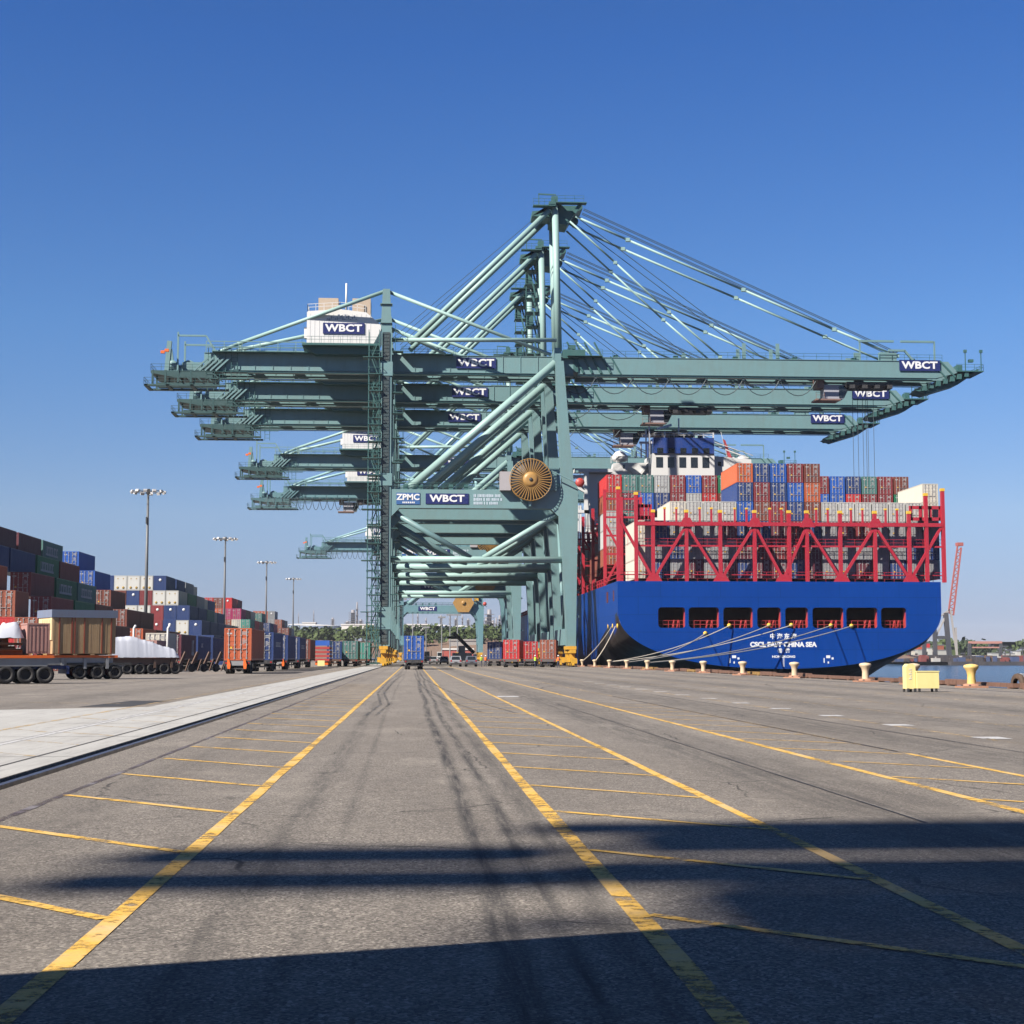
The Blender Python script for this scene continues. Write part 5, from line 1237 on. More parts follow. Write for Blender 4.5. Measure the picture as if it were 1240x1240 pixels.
def chassis(label, x, y, rz=0, L=12.6, col=None, axles=(10.4, 11.6), front=None, truck=False, r=.5, orange=False):
    """container chassis seen from behind: rear end at y=0, running away along +y"""
    t = thing('yard_trailer', label, 'trailer', (x, y, 0), rz, 'container trailers standing on the terminal')
    C_ = col or DARK
    g = MB()
    for s in (-1, 1): g.box(s*.48-.09, s*.48+.09, .1, L, .85, 1.15)
    for yy in (0, L*.33, L*.66, L-.25): g.box(-1.2, 1.2, yy, yy+.22, .98, 1.2)
    g.box(-1.2, 1.2, -.04, .02, .82, 1.12)
    for yy in (.9, 2.15): g.box(-.9, .9, yy-.07, yy+.07, .45, .6); g.box(-.6, -.3, yy-.3, yy+.3, .6, .85); g.box(.3, .6, yy-.3, yy+.3, .6, .85)
    for s in (-1, 1): g.box(s*.6-.06, s*.6+.06, L-2.6, L-2.4, .12 if not truck else .5, .9)
    g.box(-.7, .7, -.03, .05, .42, .52)
    g.build('frame', C_, t)
    for yy in (.9, 2.15):
        for s in (-1, 1):
            for o_ in (.95, .62): add_wheel(t, s*o_, yy, r, 'x', s, 'dark')
    lg = MB()
    for s in (-1, 1): lg.box(s*1.0-.09, s*1.0+.09, -.07, -.042, .9, 1.05)
    lg.build('tail_light', paint('tail_light_red', (.35, .02, .02), .3, 0), t)
    if orange:
        g = MB()
        for s in (-1, 1): g.prism([(s*.72-.12, .45), (s*.72+.1, .45), (s*.72+.14, .8), (s*.72+.02, 1.25), (s*.72-.14, 1.45), (s*.72-.18, .8)], -.25, -.09)
        g.build('bumper_arm', ORANGE, t); MB().box(-.6, .6, -.12, -.045, .75, 1.15).build('plate', GREY, t)
    return t
LG = 'containers standing on yard trailers'
def load(x, y, c, label, rz=0, L=12.19, side=None, end='door', H=2.896): return container(x, y, 1.21, c, label, LG, rz=rz, L=L, side=side, end=end, H=H)
# the blue-boxed truck driving away down the lane
chassis('long dark trailer in the open lane carrying a blue container', .12, 193, truck=True)
load(.12, 193.1, 'blue', 'bright blue container with one rusty door bar on the trailer in the open lane')
MB().build if False else None
def tractor(label, x, y, col, flip=1):
    t = thing('yard_tractor', label, 'truck', (x, y, 0), 0 if flip > 0 else math.pi, 'yard tractors')
    b = MB().box(-.5, .5, 0, 4.6, .6, .95).prism([(-1.2, .7), (1.2, .7), (1.2, 1.5), (-1.2, 1.5)], 2.9, 4.9).prism([(-1.15, 1.5), (.35, 1.5), (.3, 3.1), (-1.1, 3.1)], 2.0, 3.9).box(-1.2, 1.2, 4.9, 5.05, .45, .9)
    b.build('body', col, t); MB().box(-1.0, .2, 1.94, 2.0, 1.9, 2.9).box(-1.0, .2, 3.9, 3.95, 1.8, 2.9).box(-1.19, -1.15, 2.2, 3.7, 1.9, 2.9).build('window', GLASS, t)
    for yy, o_ in ((.8, (.62, .98)), (3.9, (.98,))):
        for s in (-1, 1):
            for q_ in o_: add_wheel(t, s*q_, yy, .5, 'x', s, 'dark')
    MB().tube([(.75, 2.6, 1.0), (.75, 2.6, 3.3)], .08, 8).box(.55, 1.1, 2.1, 2.9, .9, 1.8).build('exhaust', DARK, t)
    return t
tractor('white yard tractor pulling the blue container down the open lane', .12, 203.4, SW)
# line of loaded trailers parked on the landward side of the rail
xs_ = -15.75
parked = [(143, 'orange', 'rust-orange container, tailmost of the line parked beside the concrete strip', True), (166.5, 'navy', 'navy container behind the orange one in the parked line', False), (187, 'navy', 'navy container in the middle of the parked line beside the concrete strip', False), (208, 'navy', 'navy container just short of the brown one in the parked line', False), (230.5, 'brown', 'brown container at the far end of the parked line beside the concrete strip', False)]
for i, (y, c, lab, org) in enumerate(parked):
    chassis('dark trailer under the %s' % lab.split(',')[0].replace('container', 'load').replace(' of the parked line', ' of the line').replace(' beside the concrete strip', '') if i != 1 else 'dark trailer under the navy load next after the orange one', xs_-.1*i, y, orange=org or i == 2)
    load(xs_-.1*i, y+.1, c, lab, side=(1, 3, 9, 1.4, 1.9) if i in (1, 3) else None)
for (x, y, c, lab) in ((-13.0, 262, 'navy', 'navy container on a trailer by the landside crane stairs'), (-10.1, 255, 'grey-green', 'grey-green container on a trailer next to the crane stair tower'), (-8.9, 283, 'teal', 'bright teal container half hidden behind the crane stair tower')):
    chassis('rusty trailer carrying the %s' % lab.split(' on a')[0].split(' half')[0], x, y, col=paint('rusty_chassis', (.10, .05, .035), .7, .5, 2)); load(x, y+.1, c, lab)
# flat racks of red and blue frames stacked at the far end of the line
t = thing('rack_stack', 'stack of folded red and blue flat racks at the end of the parked line', 'racks', (-14.2, 247, 0))
g = MB()
for i in range(4): g.box(-1.2, 1.2, 0, 9, .9+.62*i, 1.25+.62*i)
g.build('folded_rack', paint('flat_rack_red', (.45, .04, .04), .6, .4, 2), t); MB().box(-1.2, 1.2, 0, 9, 3.5, 4.1).box(-1.22, 1.22, -.05, 0, 3.3, 3.5).build('top_rack', cpaint('blue'), t)
MB().box(-1, 1, .2, 8, .3, .85).build('base', ORANGE, t); MB().box(-.6, .5, -.5, -.3, .15, 1.0).build('placard', YEL2, t)
# second line farther from the rail: white reefer, maroon and navy boxes
for (y, c, lab, L, sd_) in ((172, 'cream', 'pale cream reefer on a trailer behind the tarpaulin load', 6.06, None), (181.5, 'maroon', 'maroon container with an upright strip of lettering behind the tarpaulin load', 12.19, (1, 8.6, 10.6, .5, 2.3)), (195.5, 'navy', 'dark navy container with a small pale mark, second line of trailers', 12.19, (1, 3, 5, 1.5, 2.0)), (210, 'navy', 'plain navy container deepest in the second line of trailers', 12.19, None)):
    chassis('grey trailer carrying the %s' % ' '.join(lab.split()[:4]).replace(' with a', ''), -27.6, y, L=L+.4, col=paint('greyish_chassis', (.12, .11, .11), .6, .5, 2)); load(-27.6, y+.1, c, lab, L=L, side=sd_)
t = thing('mesh_gate', 'white tubular stanchion frame beside the cream reefer', 'frame', (-28.9, 170.5, 0)); MB().tube([(-.9, 0, 0), (-.9, 0, 4.6), (-.7, 0, 4.9)], .13, 8).tube([(2.7, 0, 0), (2.7, 0, 4.6), (2.9, 0, 4.9)], .13, 8).box(-.8, 2.6, -.05, .05, 1.0, 1.1).build('frame', SW, t)
load_y = 158
container(-29.8, 158, .02, 'lightgrey', 'pale grey short container on the ground behind the tarpaulin load', LG, L=6.06, end='door'); container(-26.9, 160, .3, 'pink', 'pink-red short container on the ground behind the tarpaulin load', LG, L=6.06, end='door')

# angled flat trailers in front of the stacks (long side toward the camera)
PHI = R(26)
def flat_trailer(label, x, y, L, deck, frame_m, deck_m, wheels, r=.5, rimc='red', posts=0, drop=0):
    t = thing('flat_trailer', label, 'trailer', (x, y, 0), PHI, 'angled flat trailers parked before the yard stacks')
    g = MB().box(-L, 0, 0, 2.4, deck-.16, deck); g.build('deck', deck_m, t)
    g = MB().box(-L, -.3, .1, .3, deck-.62, deck-.163).box(-L, -.3, 2.1, 2.3, deck-.62, deck-.163)
    for i in range(posts): x_ = -.7-i*1.5; g.box(x_-.1, x_+.1, .0, .09, deck-.9, deck-.17)
    for i in range(int(L/1.1)): g.box(-.6-i*1.1, -.5-i*1.1, .3, 2.1, deck-.5, deck-.2)
    g.build('side_rail', frame_m, t)
    return t
BLUEC = paint('blue_chassis', (.015, .035, .14), .5, .4, 2)
t1 = flat_trailer('rusty loaded flat rack on a dark blue three-axle trailer', -20.2, 90.2, 14, 1.60, GREY, ORANGE, ())
MB().box(-14, .9, .35, .6, .82, 1.02).box(-14, .9, 1.8, 2.05, .82, 1.02).box(.8, .95, .2, 2.2, .55, 1.0).build('chassis_beam', BLUEC, t1)
for x_ in (-3.1, -2.0, -.95+.0): 
    for y_ in (.25, 2.1): add_wheel(t1, x_+.55, y_, .51, 'y', -1 if y_ < 1 else 1, 'dark')
g = MB()
for x_ in (-2.55, -1.45, -.4): g.box(x_-.08, x_+.08, .3, 2.1, .42, .6)
g.build('axle', DARK, t1)
# its load: rusty machine parts under a white sheet, and a pink steel box
def lump(name, x0, x1, y0, y1, z0, hfun, m_, parent=None, n=26, jit=.05):
    rr_ = random.Random(len(name)*3); v = []; f = []; ny = 9
    for i in range(n+1):
        for j in range(ny+1):
            fx = i/n; fy = j/ny; e = min(fy, 1-fy)
            z = z0+hfun(fx)*min(1, (e*5)**.45)*(1 if 0 < i < n else .0)+rr_.uniform(-jit, jit)*(0 < i < n); z = max(z0, z)
            v.append((x0+(x1-x0)*fx+rr_.uniform(-jit, jit), y0+(y1-y0)*fy, z))
    for i in range(n):
        for j in range(ny): a_ = i*(ny+1)+j; f.append((a_, a_+ny+1, a_+ny+2, a_+1))
    me = bpy.data.meshes.new(name); me.from_pydata(v, [], f); me.materials.append(m_); me.update(); me.polygons.foreach_set('use_smooth', [True]*len(f))
    return link(name, me, parent)
t = thing('machine_part', 'rusty brown machinery half wrapped in a pale sheet on the blue trailer', 'machinery', t1.location+Vector((0, 0, 1.6)), PHI)
g = MB(); rz_ = random.Random(4)
g.box(-13, -1.65, .3, 2.1, .0, .25)
for i in range(27): x_ = -12.3+i*.38; g.box(x_, x_+rz_.uniform(.2, .5), .25+rz_.uniform(0, .3), 2.0, .25, .5+rz_.uniform(0, .55))
for z_ in (.3, .62): g.tube([(-13, .15, z_), (-1.7, .15, z_)], .07, 8)
g.build('rusty_body', paint('rust_brown_parts', (.22, .085, .035), .8, .6, 3, dirtcol=(.06, .03, .02)), t)
lump('sheet', -13, -1.6, .1, 2.3, .95, lambda f: .42+.18*math.sin(f*21)+(.28 if f > .86 else 0), TARP, t, 40)
t = thing('steel_box', 'small dusty pink steel box standing at the end of the blue trailer', 'box', t1.matrix_basis @ Vector((-1.4, .35, 1.62)) if False else (t1.location.x-1.5*math.cos(PHI), t1.location.y-1.5*math.sin(PHI)+.1, 1.61), PHI)
g = MB().box(0, 1.2, 0, 1.6, .08, 1.75)
for i in range(5): g.box(.1+i*.22, .2+i*.22, -.03, .0, .2, 1.6)
g.box(-.03, 1.23, -.03, 1.63, 1.7, 1.78); g.box(-.03, .05, -.035, 0, .1, 1.7); g.box(1.15, 1.23, -.035, 0, .1, 1.7); g.build('box_body', paint('dusty_pink_paint', (.50, .27, .23), .6, .4, 2), t)
MB().box(.1, .3, 0, 1.6, 0, .08).box(.9, 1.1, 0, 1.6, 0, .08).build('skid', YEL2, t)
# the crate trailer
PHC = R(30)
t2 = flat_trailer('grey lowbed trailer with orange edge carrying the tall wooden crate', -20.0, 108.5, 6.9, 1.62, GREY, ORANGE, (), posts=4)
MB().box(-6, .6, .5, .8, .85, 1.08).box(-6, .6, 1.6, 1.9, .85, 1.08).box(-6.5, -5.6, .2, 1.2, .7, 1.15).build('chassis_beam', GREY, t2)
for x_ in (-2.5, -1.3, -.1):
    for y_ in (.2, 2.1): add_wheel(t2, x_, y_, .47, 'y', -1 if y_ < 1 else 1, 'red')
MB().box(-6.3, -5.9, .3, .5, .1, 1.0).box(-3.4, 1.0, .02, .2, .98, 1.12).build('landing_leg', DARK, t2)
ct = thing('wooden_crate', 'tall wooden crate with grey-blue lid and red strap marks on a lowbed trailer', 'crate', (-20.15, 108.4, 1.63), PHC)
g = MB()
w_, d_, h_ = 4.3, 3.1, 2.5
g.box(-w_, 0, .05, d_, .08, h_); 
rq = random.Random(9); x_ = -w_
while x_ < -.05: ww = rq.uniform(.1, .16); g.box(x_, min(x_+ww, 0), .02+rq.uniform(0, .012), .05, .12, h_-.02); x_ += ww+.012
for i in range(4): g.box(-w_+.2+i*1.2, -w_+.45+i*1.2, 0, d_, 0, .08)
g.build('timber_side', WOOD, ct)
g = MB()
for x_ in (-3.9, -3.05, -2.85, -2.2, -1.0, -.35): g.box(x_, x_+.07, -.008, .02, .1, h_)
g.build('strap', paint('red_strap', (.32, .06, .03), .6, .3, 3), ct)
g = MB().box(-w_-.06, -w_, .1, d_-.1, h_-.85, h_)
for i in range(5): g.box(-w_-.1, -w_-.06, .2+i*.45, .4+i*.45, h_-.8, h_-.15)
g.box(-w_-.08, -w_, .05, .5, h_-1.5, h_); g.build('end_board', paint('fresh_timber', (.74, .58, .33), .7, .3, 3, dirtcol=(.45, .3, .14)), ct)
MB().box(-w_-.12, .1, -.05, d_+.08, h_+.002, h_+.52).build('lid', paint('greyblue_lid', (.17, .21, .30), .6, .3, 2), ct)
MB().box(-w_-.02, -w_-.001, .5, d_-.2, .1, h_-.86).build('inner_dark_board', paint('dark_plywood', (.09, .055, .035), .8, .3, 2), ct)  # darker board below the pale end boards
# tarpaulin trailer
t3 = flat_trailer('low dark trailer with three close axles under the white tarpaulin load', -20.6, 141, 6.4, 1.45, paint('brown_frame', (.12, .07, .05), .6, .4, 2), paint('brown_deck', (.16, .06, .035), .7, .4, 2), (), posts=2)
for x_ in (-4.6, -3.5, -2.4, -1.3, -.3):
    for y_ in (.2, 2.2): add_wheel(t3, x_, y_, .5, 'y', -1 if y_ < 1 else 1, 'dark')
MB().box(-6.4, .3, .5, .8, .6, .9).box(-7.0, -6.2, .1, .9, .9, 1.5).build('chassis_beam', DARK, t3); MB().box(-6.8, -6.0, -.05, .05, 1.1, 1.4).build('lamp_panel', paint('amber_panel', (.8, .35, .02), .4, .1), t3)
tp = lump('tarpaulin_load', -6.6, .1, 0, 2.5, 0, lambda f: (1.8 if f < .4 else 1.8-1.2*(f-.4)/.6)*min(1, f*14)*min(1, (1-f)*12+.25)+.035*math.sin(f*23)+.02*math.sin(f*61), TARP, None, 60, .03); tp.location = (-20.6, 140.9, 1.46); tp.rotation_euler.z = PHI
tag(tp, 'bulky load under a wrinkled white tarpaulin sloping down to one end', 'load')
# odd skeletal chassis leaning together behind
for i in range(7):
    o = thing('bare_chassis', 'bare rusty skeleton chassis leaning among others below maroon and navy boxes', 'chassis', (-23.5+i*1.05, 160+i*1.2, 0), R(35), 'bare chassis stacked in a leaning row')
    MB().beam((0, 0, .3), (.9, .2, 2.0), .16, .3).beam((-.3, .5, .1), (.2, .6, 1.3), .12).build('frame', paint('rusty_chassis', (.10, .05, .035), .7, .5, 2), o)
    MB().lathe([(.1, -.1), (.42, -.1), (.42, .1), (.1, .1)], .1, -.1, .42, 12, axis='y').build('wheel', BLACK, o)
# vehicles under the cranes
for (px, D, c, lab, n_) in ((609, 236, 'red', 'bright red container on a trailer, first under the cranes', 0), (653.5, 236, 'rust', 'rust red container on a trailer beside the waterside crane leg', 1), (633.5, 262, 'red', 'red container on a trailer between and beyond the two red ones', 2), (588.5, 268, 'navy', 'dark navy container on a trailer under the middle of the cranes', 3)):
    X0 = PX(px, D, 790)
    xx = X0+1.25+(0 if n_ != 3 else .2)
    chassis('trailer with white wheel hubs under the %s' % ' '.join(lab.split()[:3]) if n_ != 2 else 'trailer under the red load between the two others', xx, D, R(-2), col=paint('greyish_chassis', (.12, .11, .11), .6, .5, 2)); load(xx, D+.1, c, lab, rz=R(-7 if n_ != 2 else 0), H=2.896)
def car(label, x, y, col, rz=0, kind='suv'):
    t = thing('parked_car', label, 'car', (x, y, 0), rz, 'cars parked beneath the cranes')
    h = 1.7
    b = MB(); L = 4.6
    prof_ = [(0, .35), (L, .35), (L, .95), (L-.9, 1.05), (L-1.5, h-.06), (.5, h), (.08, 1.05), (0, .9)]
    k = len(b.v)
    for s, w_ in ((-1, .9), (1, .9)):
        for (yy, z) in prof_: b.v.append((s*(w_ if z < 1.1 else .74), yy, z))
    n = len(prof_); b.f.append(tuple(range(k, k+n))); b.f.append(tuple(range(k+2*n-1, k+n-1, -1))); b.m += [0, 0]; b.sm += [False, False]
    for i in range(n): j = (i+1) % n; b.f.append((k+i, k+n+i, k+n+j, k+j)); b.m.append(0); b.sm.append(False)
    b.build('body', col, t)
    MB().quad((-.66, .06, 1.12), (.66, .06, 1.12), (.6, .42, h-.1), (-.6, .42, h-.1)).quad((-.86, .6, 1.1), (-.86, L-1.3, 1.1), (-.765, L-1.6, h-.12), (-.765, .7, h-.12)).quad((.86, .6, 1.1), (.86, L-1.3, 1.1), (.765, L-1.6, h-.12), (.765, .7, h-.12)).build('window', GLASS, t)
    g = MB().box(-.85, -.62, -.02, .0, .8, 1.05).box(.62, .85, -.02, 0, .8, 1.05); g.build('tail_light', paint('tail_light_red', (.35, .02, .02), .3, 0), t)
    MB().box(-.88, .88, -.08, .0, .35, .6).box(-.25, .25, -.095, -.081, .65, .78).build('bumper', DARK, t)
    for yy in (.85, L-.9):
        for s in (-1, 1): add_wheel(t, s*.78, yy, .34, 'x', s, 'white')
    return t
SILV = paint('silver_car_paint', (.42, .43, .45), .3, .1, 1, metal=.4); GRYC = paint('grey_car_paint', (.16, .18, .22), .3, .1, 1, metal=.3)
for (px, D, c, lab) in ((552, 250, SILV, 'silver car parked under the cranes, closer to the open lane'), (571, 250, GRYC, 'darker grey car parked beside the silver one under the cranes'), (538, 330, SILV, 'small white van far under the cranes beyond the cars'), (525, 345, SILV, 'pale car far down the open lane')):
    car(lab, PX(px, D, 795), D, c)
for (px, D, lab, cc) in ((519, 430, 'low white truck far down the lane', SW), (534, 470, 'white service truck with pale box far down the lane', SW), (556, 520, 'yellow and white yard tractor far down the terminal', YELLOW), (507, 500, 'white yard tractor far beyond the blue container', SW)):
    tractor(lab, PX(px, D, 795), D, cc)
# workers
def person(label, x, y, vest, rz=0, step=0.0, arm=0.0):
    me = bpy.data.meshes.new('person'); J = {'pel': (0, 0, .95), 'ch': (0, .0, 1.3), 'nk': (0, 0, 1.47), 'hd': (0, -.02, 1.56), 'ht': (0, -.01, 1.72),
        'sl': (-.19, 0, 1.42), 'el': (-.25, .03, 1.14), 'hl': (-.24, -.1-arm, .9+arm), 'sr': (.19, 0, 1.42), 'er': (.26, .03, 1.14), 'hr': (.27, -.06, .88),
        'pl': (-.1, 0, .9), 'kl': (-.11, -step, .5), 'al': (-.12, -step*.6, .1), 'tl': (-.13, -step*.6-.16, .04), 'pr': (.1, 0, .9), 'kr': (.11, step*.4, .5), 'ar': (.12, step, .1), 'tr': (.13, step-.16, .04)}
    RR = {'pel': .15, 'ch': .17, 'nk': .06, 'hd': .095, 'ht': .085, 'sl': .075, 'el': .05, 'hl': .04, 'sr': .075, 'er': .05, 'hr': .04, 'pl': .1, 'kl': .07, 'al': .05, 'tl': .04, 'pr': .1, 'kr': .07, 'ar': .05, 'tr': .04}
    ks = list(J); E = [('pel', 'ch'), ('ch', 'nk'), ('nk', 'hd'), ('hd', 'ht'), ('ch', 'sl'), ('sl', 'el'), ('el', 'hl'), ('ch', 'sr'), ('sr', 'er'), ('er', 'hr'), ('pel', 'pl'), ('pl', 'kl'), ('kl', 'al'), ('al', 'tl'), ('pel', 'pr'), ('pr', 'kr'), ('kr', 'ar'), ('ar', 'tr')]
    me.from_pydata([J[k] for k in ks], [(ks.index(a_), ks.index(b_)) for a_, b_ in E], [])
    o = link('person', me, None, (x, y, 0), (0, 0, rz)); sk = o.modifiers.new('skin', 'SKIN'); o.modifiers.new('sub', 'SUBSURF').levels = 1
    o.modifiers['sub'].render_levels = 1
    for i, k in enumerate(ks): me.skin_vertices[0].data[i].radius = (RR[k], RR[k]*(.75 if k in ('pel', 'ch') else 1))
    me.skin_vertices[0].data[0].use_root = True
    me.materials.append(paint('work_clothes', (.04, .05, .09), .8, .2, 5))
    tag(o, label, 'person', 'dock workers')
    MB().lathe([(.2, 1.0), (.215, 1.1), (.22, 1.35), (.17, 1.48), (.1, 1.5)], n=14).build('safety_vest', vest, o)
    MB().lathe([(.12, 1.66), (.15, 1.665), (.125, 1.68), (.12, 1.74), (.07, 1.80), (.01, 1.815)], 0, -.015, 0, 14).build('hard_hat', SW, o)
    MB().lathe([(.02, 1.54), (.075, 1.56), (.088, 1.62), (.08, 1.665)], 0, -.035, 0, 12).build('face', paint('skin', (.42, .24, .16), .6, 0), o)
HV = paint('hi_vis_yellow_green', (.50, .75, .05), .7, 0); HO = paint('hi_vis_orange', (.85, .16, .03), .7, 0)
person('dock worker in a yellow-green vest walking between the red trailers', PX(648, 232, 795), 232, HV, .4, .18)
person('dock worker in an orange vest beside the waterside bogie, one arm raised', PX(676, 226, 800), 226, HO, 2.2, .12, .25)
person('dock worker in a yellow-green vest standing just beside the grey car', PX(583, 246, 795), 246, HV, 1.2, .05)
person('dock worker in an orange vest by the navy container trailer', PX(588, 252, 795), 252, HO, 2.9, .1)
# orange traffic cone like barrel near the parked line
# ------------------------------------------------------------------ tall light masts
def mast(label, x, y, h=31.5):
    t = thing('light_mast', label, 'light mast', (x, y, 0), 0, 'tall light masts along the yard')
    MB().tube([(0, 0, 0), (0, 0, h)], .38, 12, r2=.2).box(-.7, .7, -.7, .7, 0, .8).build('pole', paint('dull_mast_steel', (.12, .13, .14), .5, .3, 1), t)
    g = MB(); g.tube([(2.9*math.cos(a_*math.pi/8), 2.9*math.sin(a_*math.pi/8), h) for a_ in range(17)], .06, 6, cap=False)
    for a_ in range(4): g.beam((2.9*math.cos(a_*math.pi/4), 2.9*math.sin(a_*math.pi/4), h), (-2.9*math.cos(a_*math.pi/4), -2.9*math.sin(a_*math.pi/4), h), .07)
    g.box(-.3, .3, -.3, .3, h-.4, h+.5); g.box(-.25, .0, -.6, -.3, h-5.8, h-4.6); g.build('lamp_ring', DARK, t)
    for a_ in range(12):
        an = a_*math.pi/6; l_ = MB().box(-.34, .34, -.2, .2, -.26, .2).box(-.3, .3, -.22, -.2, -.2, .16)
        l_.build('lamp_head', paint('lamp_housing', (.62, .62, .62), .4, .2, 3), t, (2.95*math.cos(an), 2.95*math.sin(an), h-.05), (R(-28 if a_ % 3 else 20), 0, an+math.pi/2))
    MB().box(-.2, .2, -.05, .1, h-9, h-8.6).build('bracket', DARK, t)
    return t
MD = [(179.5, 595.5, 285), (273, 652.5, 400), (323, 681, 516), (355.5, 701, 628)]
ml = ['light mast rising behind the stack of white reefers', 'light mast beside the dark red top of the third yard stack', 'slender light mast beyond the teal and magenta stack', 'last slender light mast, standing where the yard stacks end']
for (px, py, D), l_ in zip(MD, ml):
    x_, h_ = P(px, py, D); mast(l_, x_, D, h_)
# ------------------------------------------------------------------ far surroundings
def kst(o, k): return tag(o, kind=k)
rb = random.Random(99)
def terr(name, x0, x1, y0, y1, z0, zf, m_, nx=60, ny=8):
    v = []; f = []
    for i in range(nx+1):
        for j in range(ny+1):
            fx = i/nx; fy = j/ny; x = x0+(x1-x0)*fx; y = y0+(y1-y0)*fy
            v.append((x, y, zf(fx, fy)+z0))
    for i in range(nx):
        for j in range(ny): a_ = i*(ny+1)+j; f.append((a_, a_+ny+1, a_+ny+2, a_+1))
    me = bpy.data.meshes.new(name); me.from_pydata(v, [], f); me.materials.append(m_); me.update(); return kst(link(name, me), 'structure')
EARTH = paint('dry_brown_earth', (.20, .125, .085), .95, .5, .05, dirtcol=(.10, .08, .045), streak=1)
terr('embankment', -900, 260, 800, 1150, -4, lambda fx, fy: 4+13*min(1, fy*2.2)+2.0*math.sin(fx*31)*fy+1.2*math.sin(fx*77+fy*5), EARTH)
terr('far_land', -1500, 2600, 1150, 4200, -4, lambda fx, fy: 17+30*fy*(1-fx*.6)+5*math.sin(fx*14)*fy, EARTH, 80, 10)
terr('far_shore', 300, 2600, 868, 1300, -3, lambda fx, fy: 1.9+.6*min(1, fy*5), paint('shore_ground', (.20, .18, .16), .95, .4, .1), 20, 3)
MB().box(300, 2600, 862, 868.2, -6, -.85).build('far_quay_wall', paint('dark_quay_wall', (.045, .045, .055), .9, .4, .1), None); kst(bpy.data.objects['far_quay_wall'], 'structure')
# tree belts: many leaf clumps
def leafy(name, x0, x1, y0, y1, zf, n, rmin, rmax, label, seed):
    r_ = random.Random(seed); b = MB()
    for i in range(n):
        x = r_.uniform(x0, x1); y = r_.uniform(y0, y1); z = zf(x, y); R0 = r_.uniform(rmin, rmax)
        m_ = 0 if r_.random() < .6 else 1
        for q_ in range(60):
            u, v_ = r_.uniform(0, 2*math.pi), r_.uniform(-.3, 1); rad = R0*(r_.random()**.4)
            cx_ = x+math.cos(u)*math.sqrt(max(0, 1-v_*v_))*rad; cy_ = y+math.sin(u)*math.sqrt(max(0, 1-v_*v_))*rad; cz_ = z+R0*.85+v_*rad*.9; s_ = R0*r_.uniform(.14, .3)
            a = Vector((r_.gauss(0, 1), r_.gauss(0, 1), r_.gauss(0, 1))).normalized(); c_ = a.orthogonal().normalized(); d_ = a.cross(c_); p_ = Vector((cx_, cy_, cz_))
            b.quad(p_+c_*s_, p_+d_*s_*.8, p_-c_*s_, p_-d_*s_*.8, m_)
        b.beam((x, y, z-1), (x, y, z+R0*.6), R0*.09, mi=2)
    o = b.build(name, [paint('leaf_green', (.065, .095, .022), .8, .4, .3, dirtcol=(.03, .05, .015)), paint('leaf_dark', (.04, .062, .02), .8, .4, .3, dirtcol=(.02, .03, .01)), paint('bark', (.08, .06, .04), .9, .2)])
    tag(o, label, None, None, 'stuff'); return o
leafy('treeline', -190, 220, 905, 1010, lambda x, y: 7+(y-900)*.06, 330, 3.0, 6.2, 'dark green belt of trees along the embankment beyond the terminal', 3)
leafy('far_treeline', 330, 900, 1040, 1150, lambda x, y: -1, 190, 4.5, 9.5, 'hazy trees along the far shore beyond the water', 8)
G = lambda px, py, D: P(px, py, D)
def bld(name, label, cat, px0, px1, py0, py1, D, depth, m_, roof=None, wins_=0, group=None):
    x0, z0 = G(px0, py1, D); x1, z1 = G(px1, py0, D); t = thing(name, label, cat, ((x0+x1)/2, D, z0-6), 0, group); w_ = (x1-x0)/2; h = z1-z0+6
    MB().box(-w_, w_, 0, depth, 0, h).build('wall', m_, t)
    MB().box(-w_-.4, w_+.4, -.4, depth+.4, h+.003, h+.9).build('roof', roof or m_, t)
    for i in range(wins_): xx = -w_+(i+.5)*2*w_/wins_; MB().box(xx-w_/wins_*.5, xx+w_/wins_*.5, -.3, -.02, h-7.5, h-2.5).build('window', GLASS, t)
    return t
TANKB = paint('greyblue_tank', (.13, .17, .24), .6, .2, .05); SOFT = paint('warm_white_roof', (.72, .70, .66), .6, .1, .1)
def tank(label, px0, px1, py0, py1, D, m_, group='storage tanks'):
    x0, z0 = G(px0, py1, D); x1, z1 = G(px1, py0, D); t = thing('storage_tank', label, 'tank', ((x0+x1)/2, D+40, z0-6), 0, group); r_ = (x1-x0)/2; h = z1-z0+6
    MB().lathe([(r_, 0), (r_, h)], n=48).build('shell', m_, t); MB().lathe([(r_*1.005, h+.01), (r_*.5, h+.9), (.3, h+1.4)], n=48).build('roof', SOFT, t)
    g = MB()
    for i in range(10): a_ = i*.28-2.9; g.box(r_*math.cos(a_)*1.002-.15, r_*math.cos(a_)*1.002+.15, r_*math.sin(a_)*1.003-.15, r_*math.sin(a_)*1.003+.15, 0, h)
    g.build('rib', m_, t)
tank('broad grey-blue tank on the ridge beyond the last light mast', 352, 409, 757, 770, 1300, TANKB); tank('second grey-blue tank overlapping the first on the ridge', 336, 378, 756, 769, 1420, TANKB)
tank('dark grey tank on the ridge seen under the last crane', 521, 549, 757, 772, 1250, TANKB); tank('grey tank on the ridge behind the last crane waterside leg', 548, 572, 758, 770, 1320, TANKB)
bld('storage_hall', 'long white storage hall on the ridge near the stair tower', 'building', 413, 452, 757, 763, 1280, 30, SOFT)
bld('storage_hall', 'white storage hall with dark bays seen under the last crane beam', 'building', 492, 520, 757, 764, 1200, 30, SOFT, None, 3)
bld('storage_hall', 'low cream hall on the ridge above the yard stacks', 'building', 366, 382, 754.5, 758, 1700, 30, SOFT)
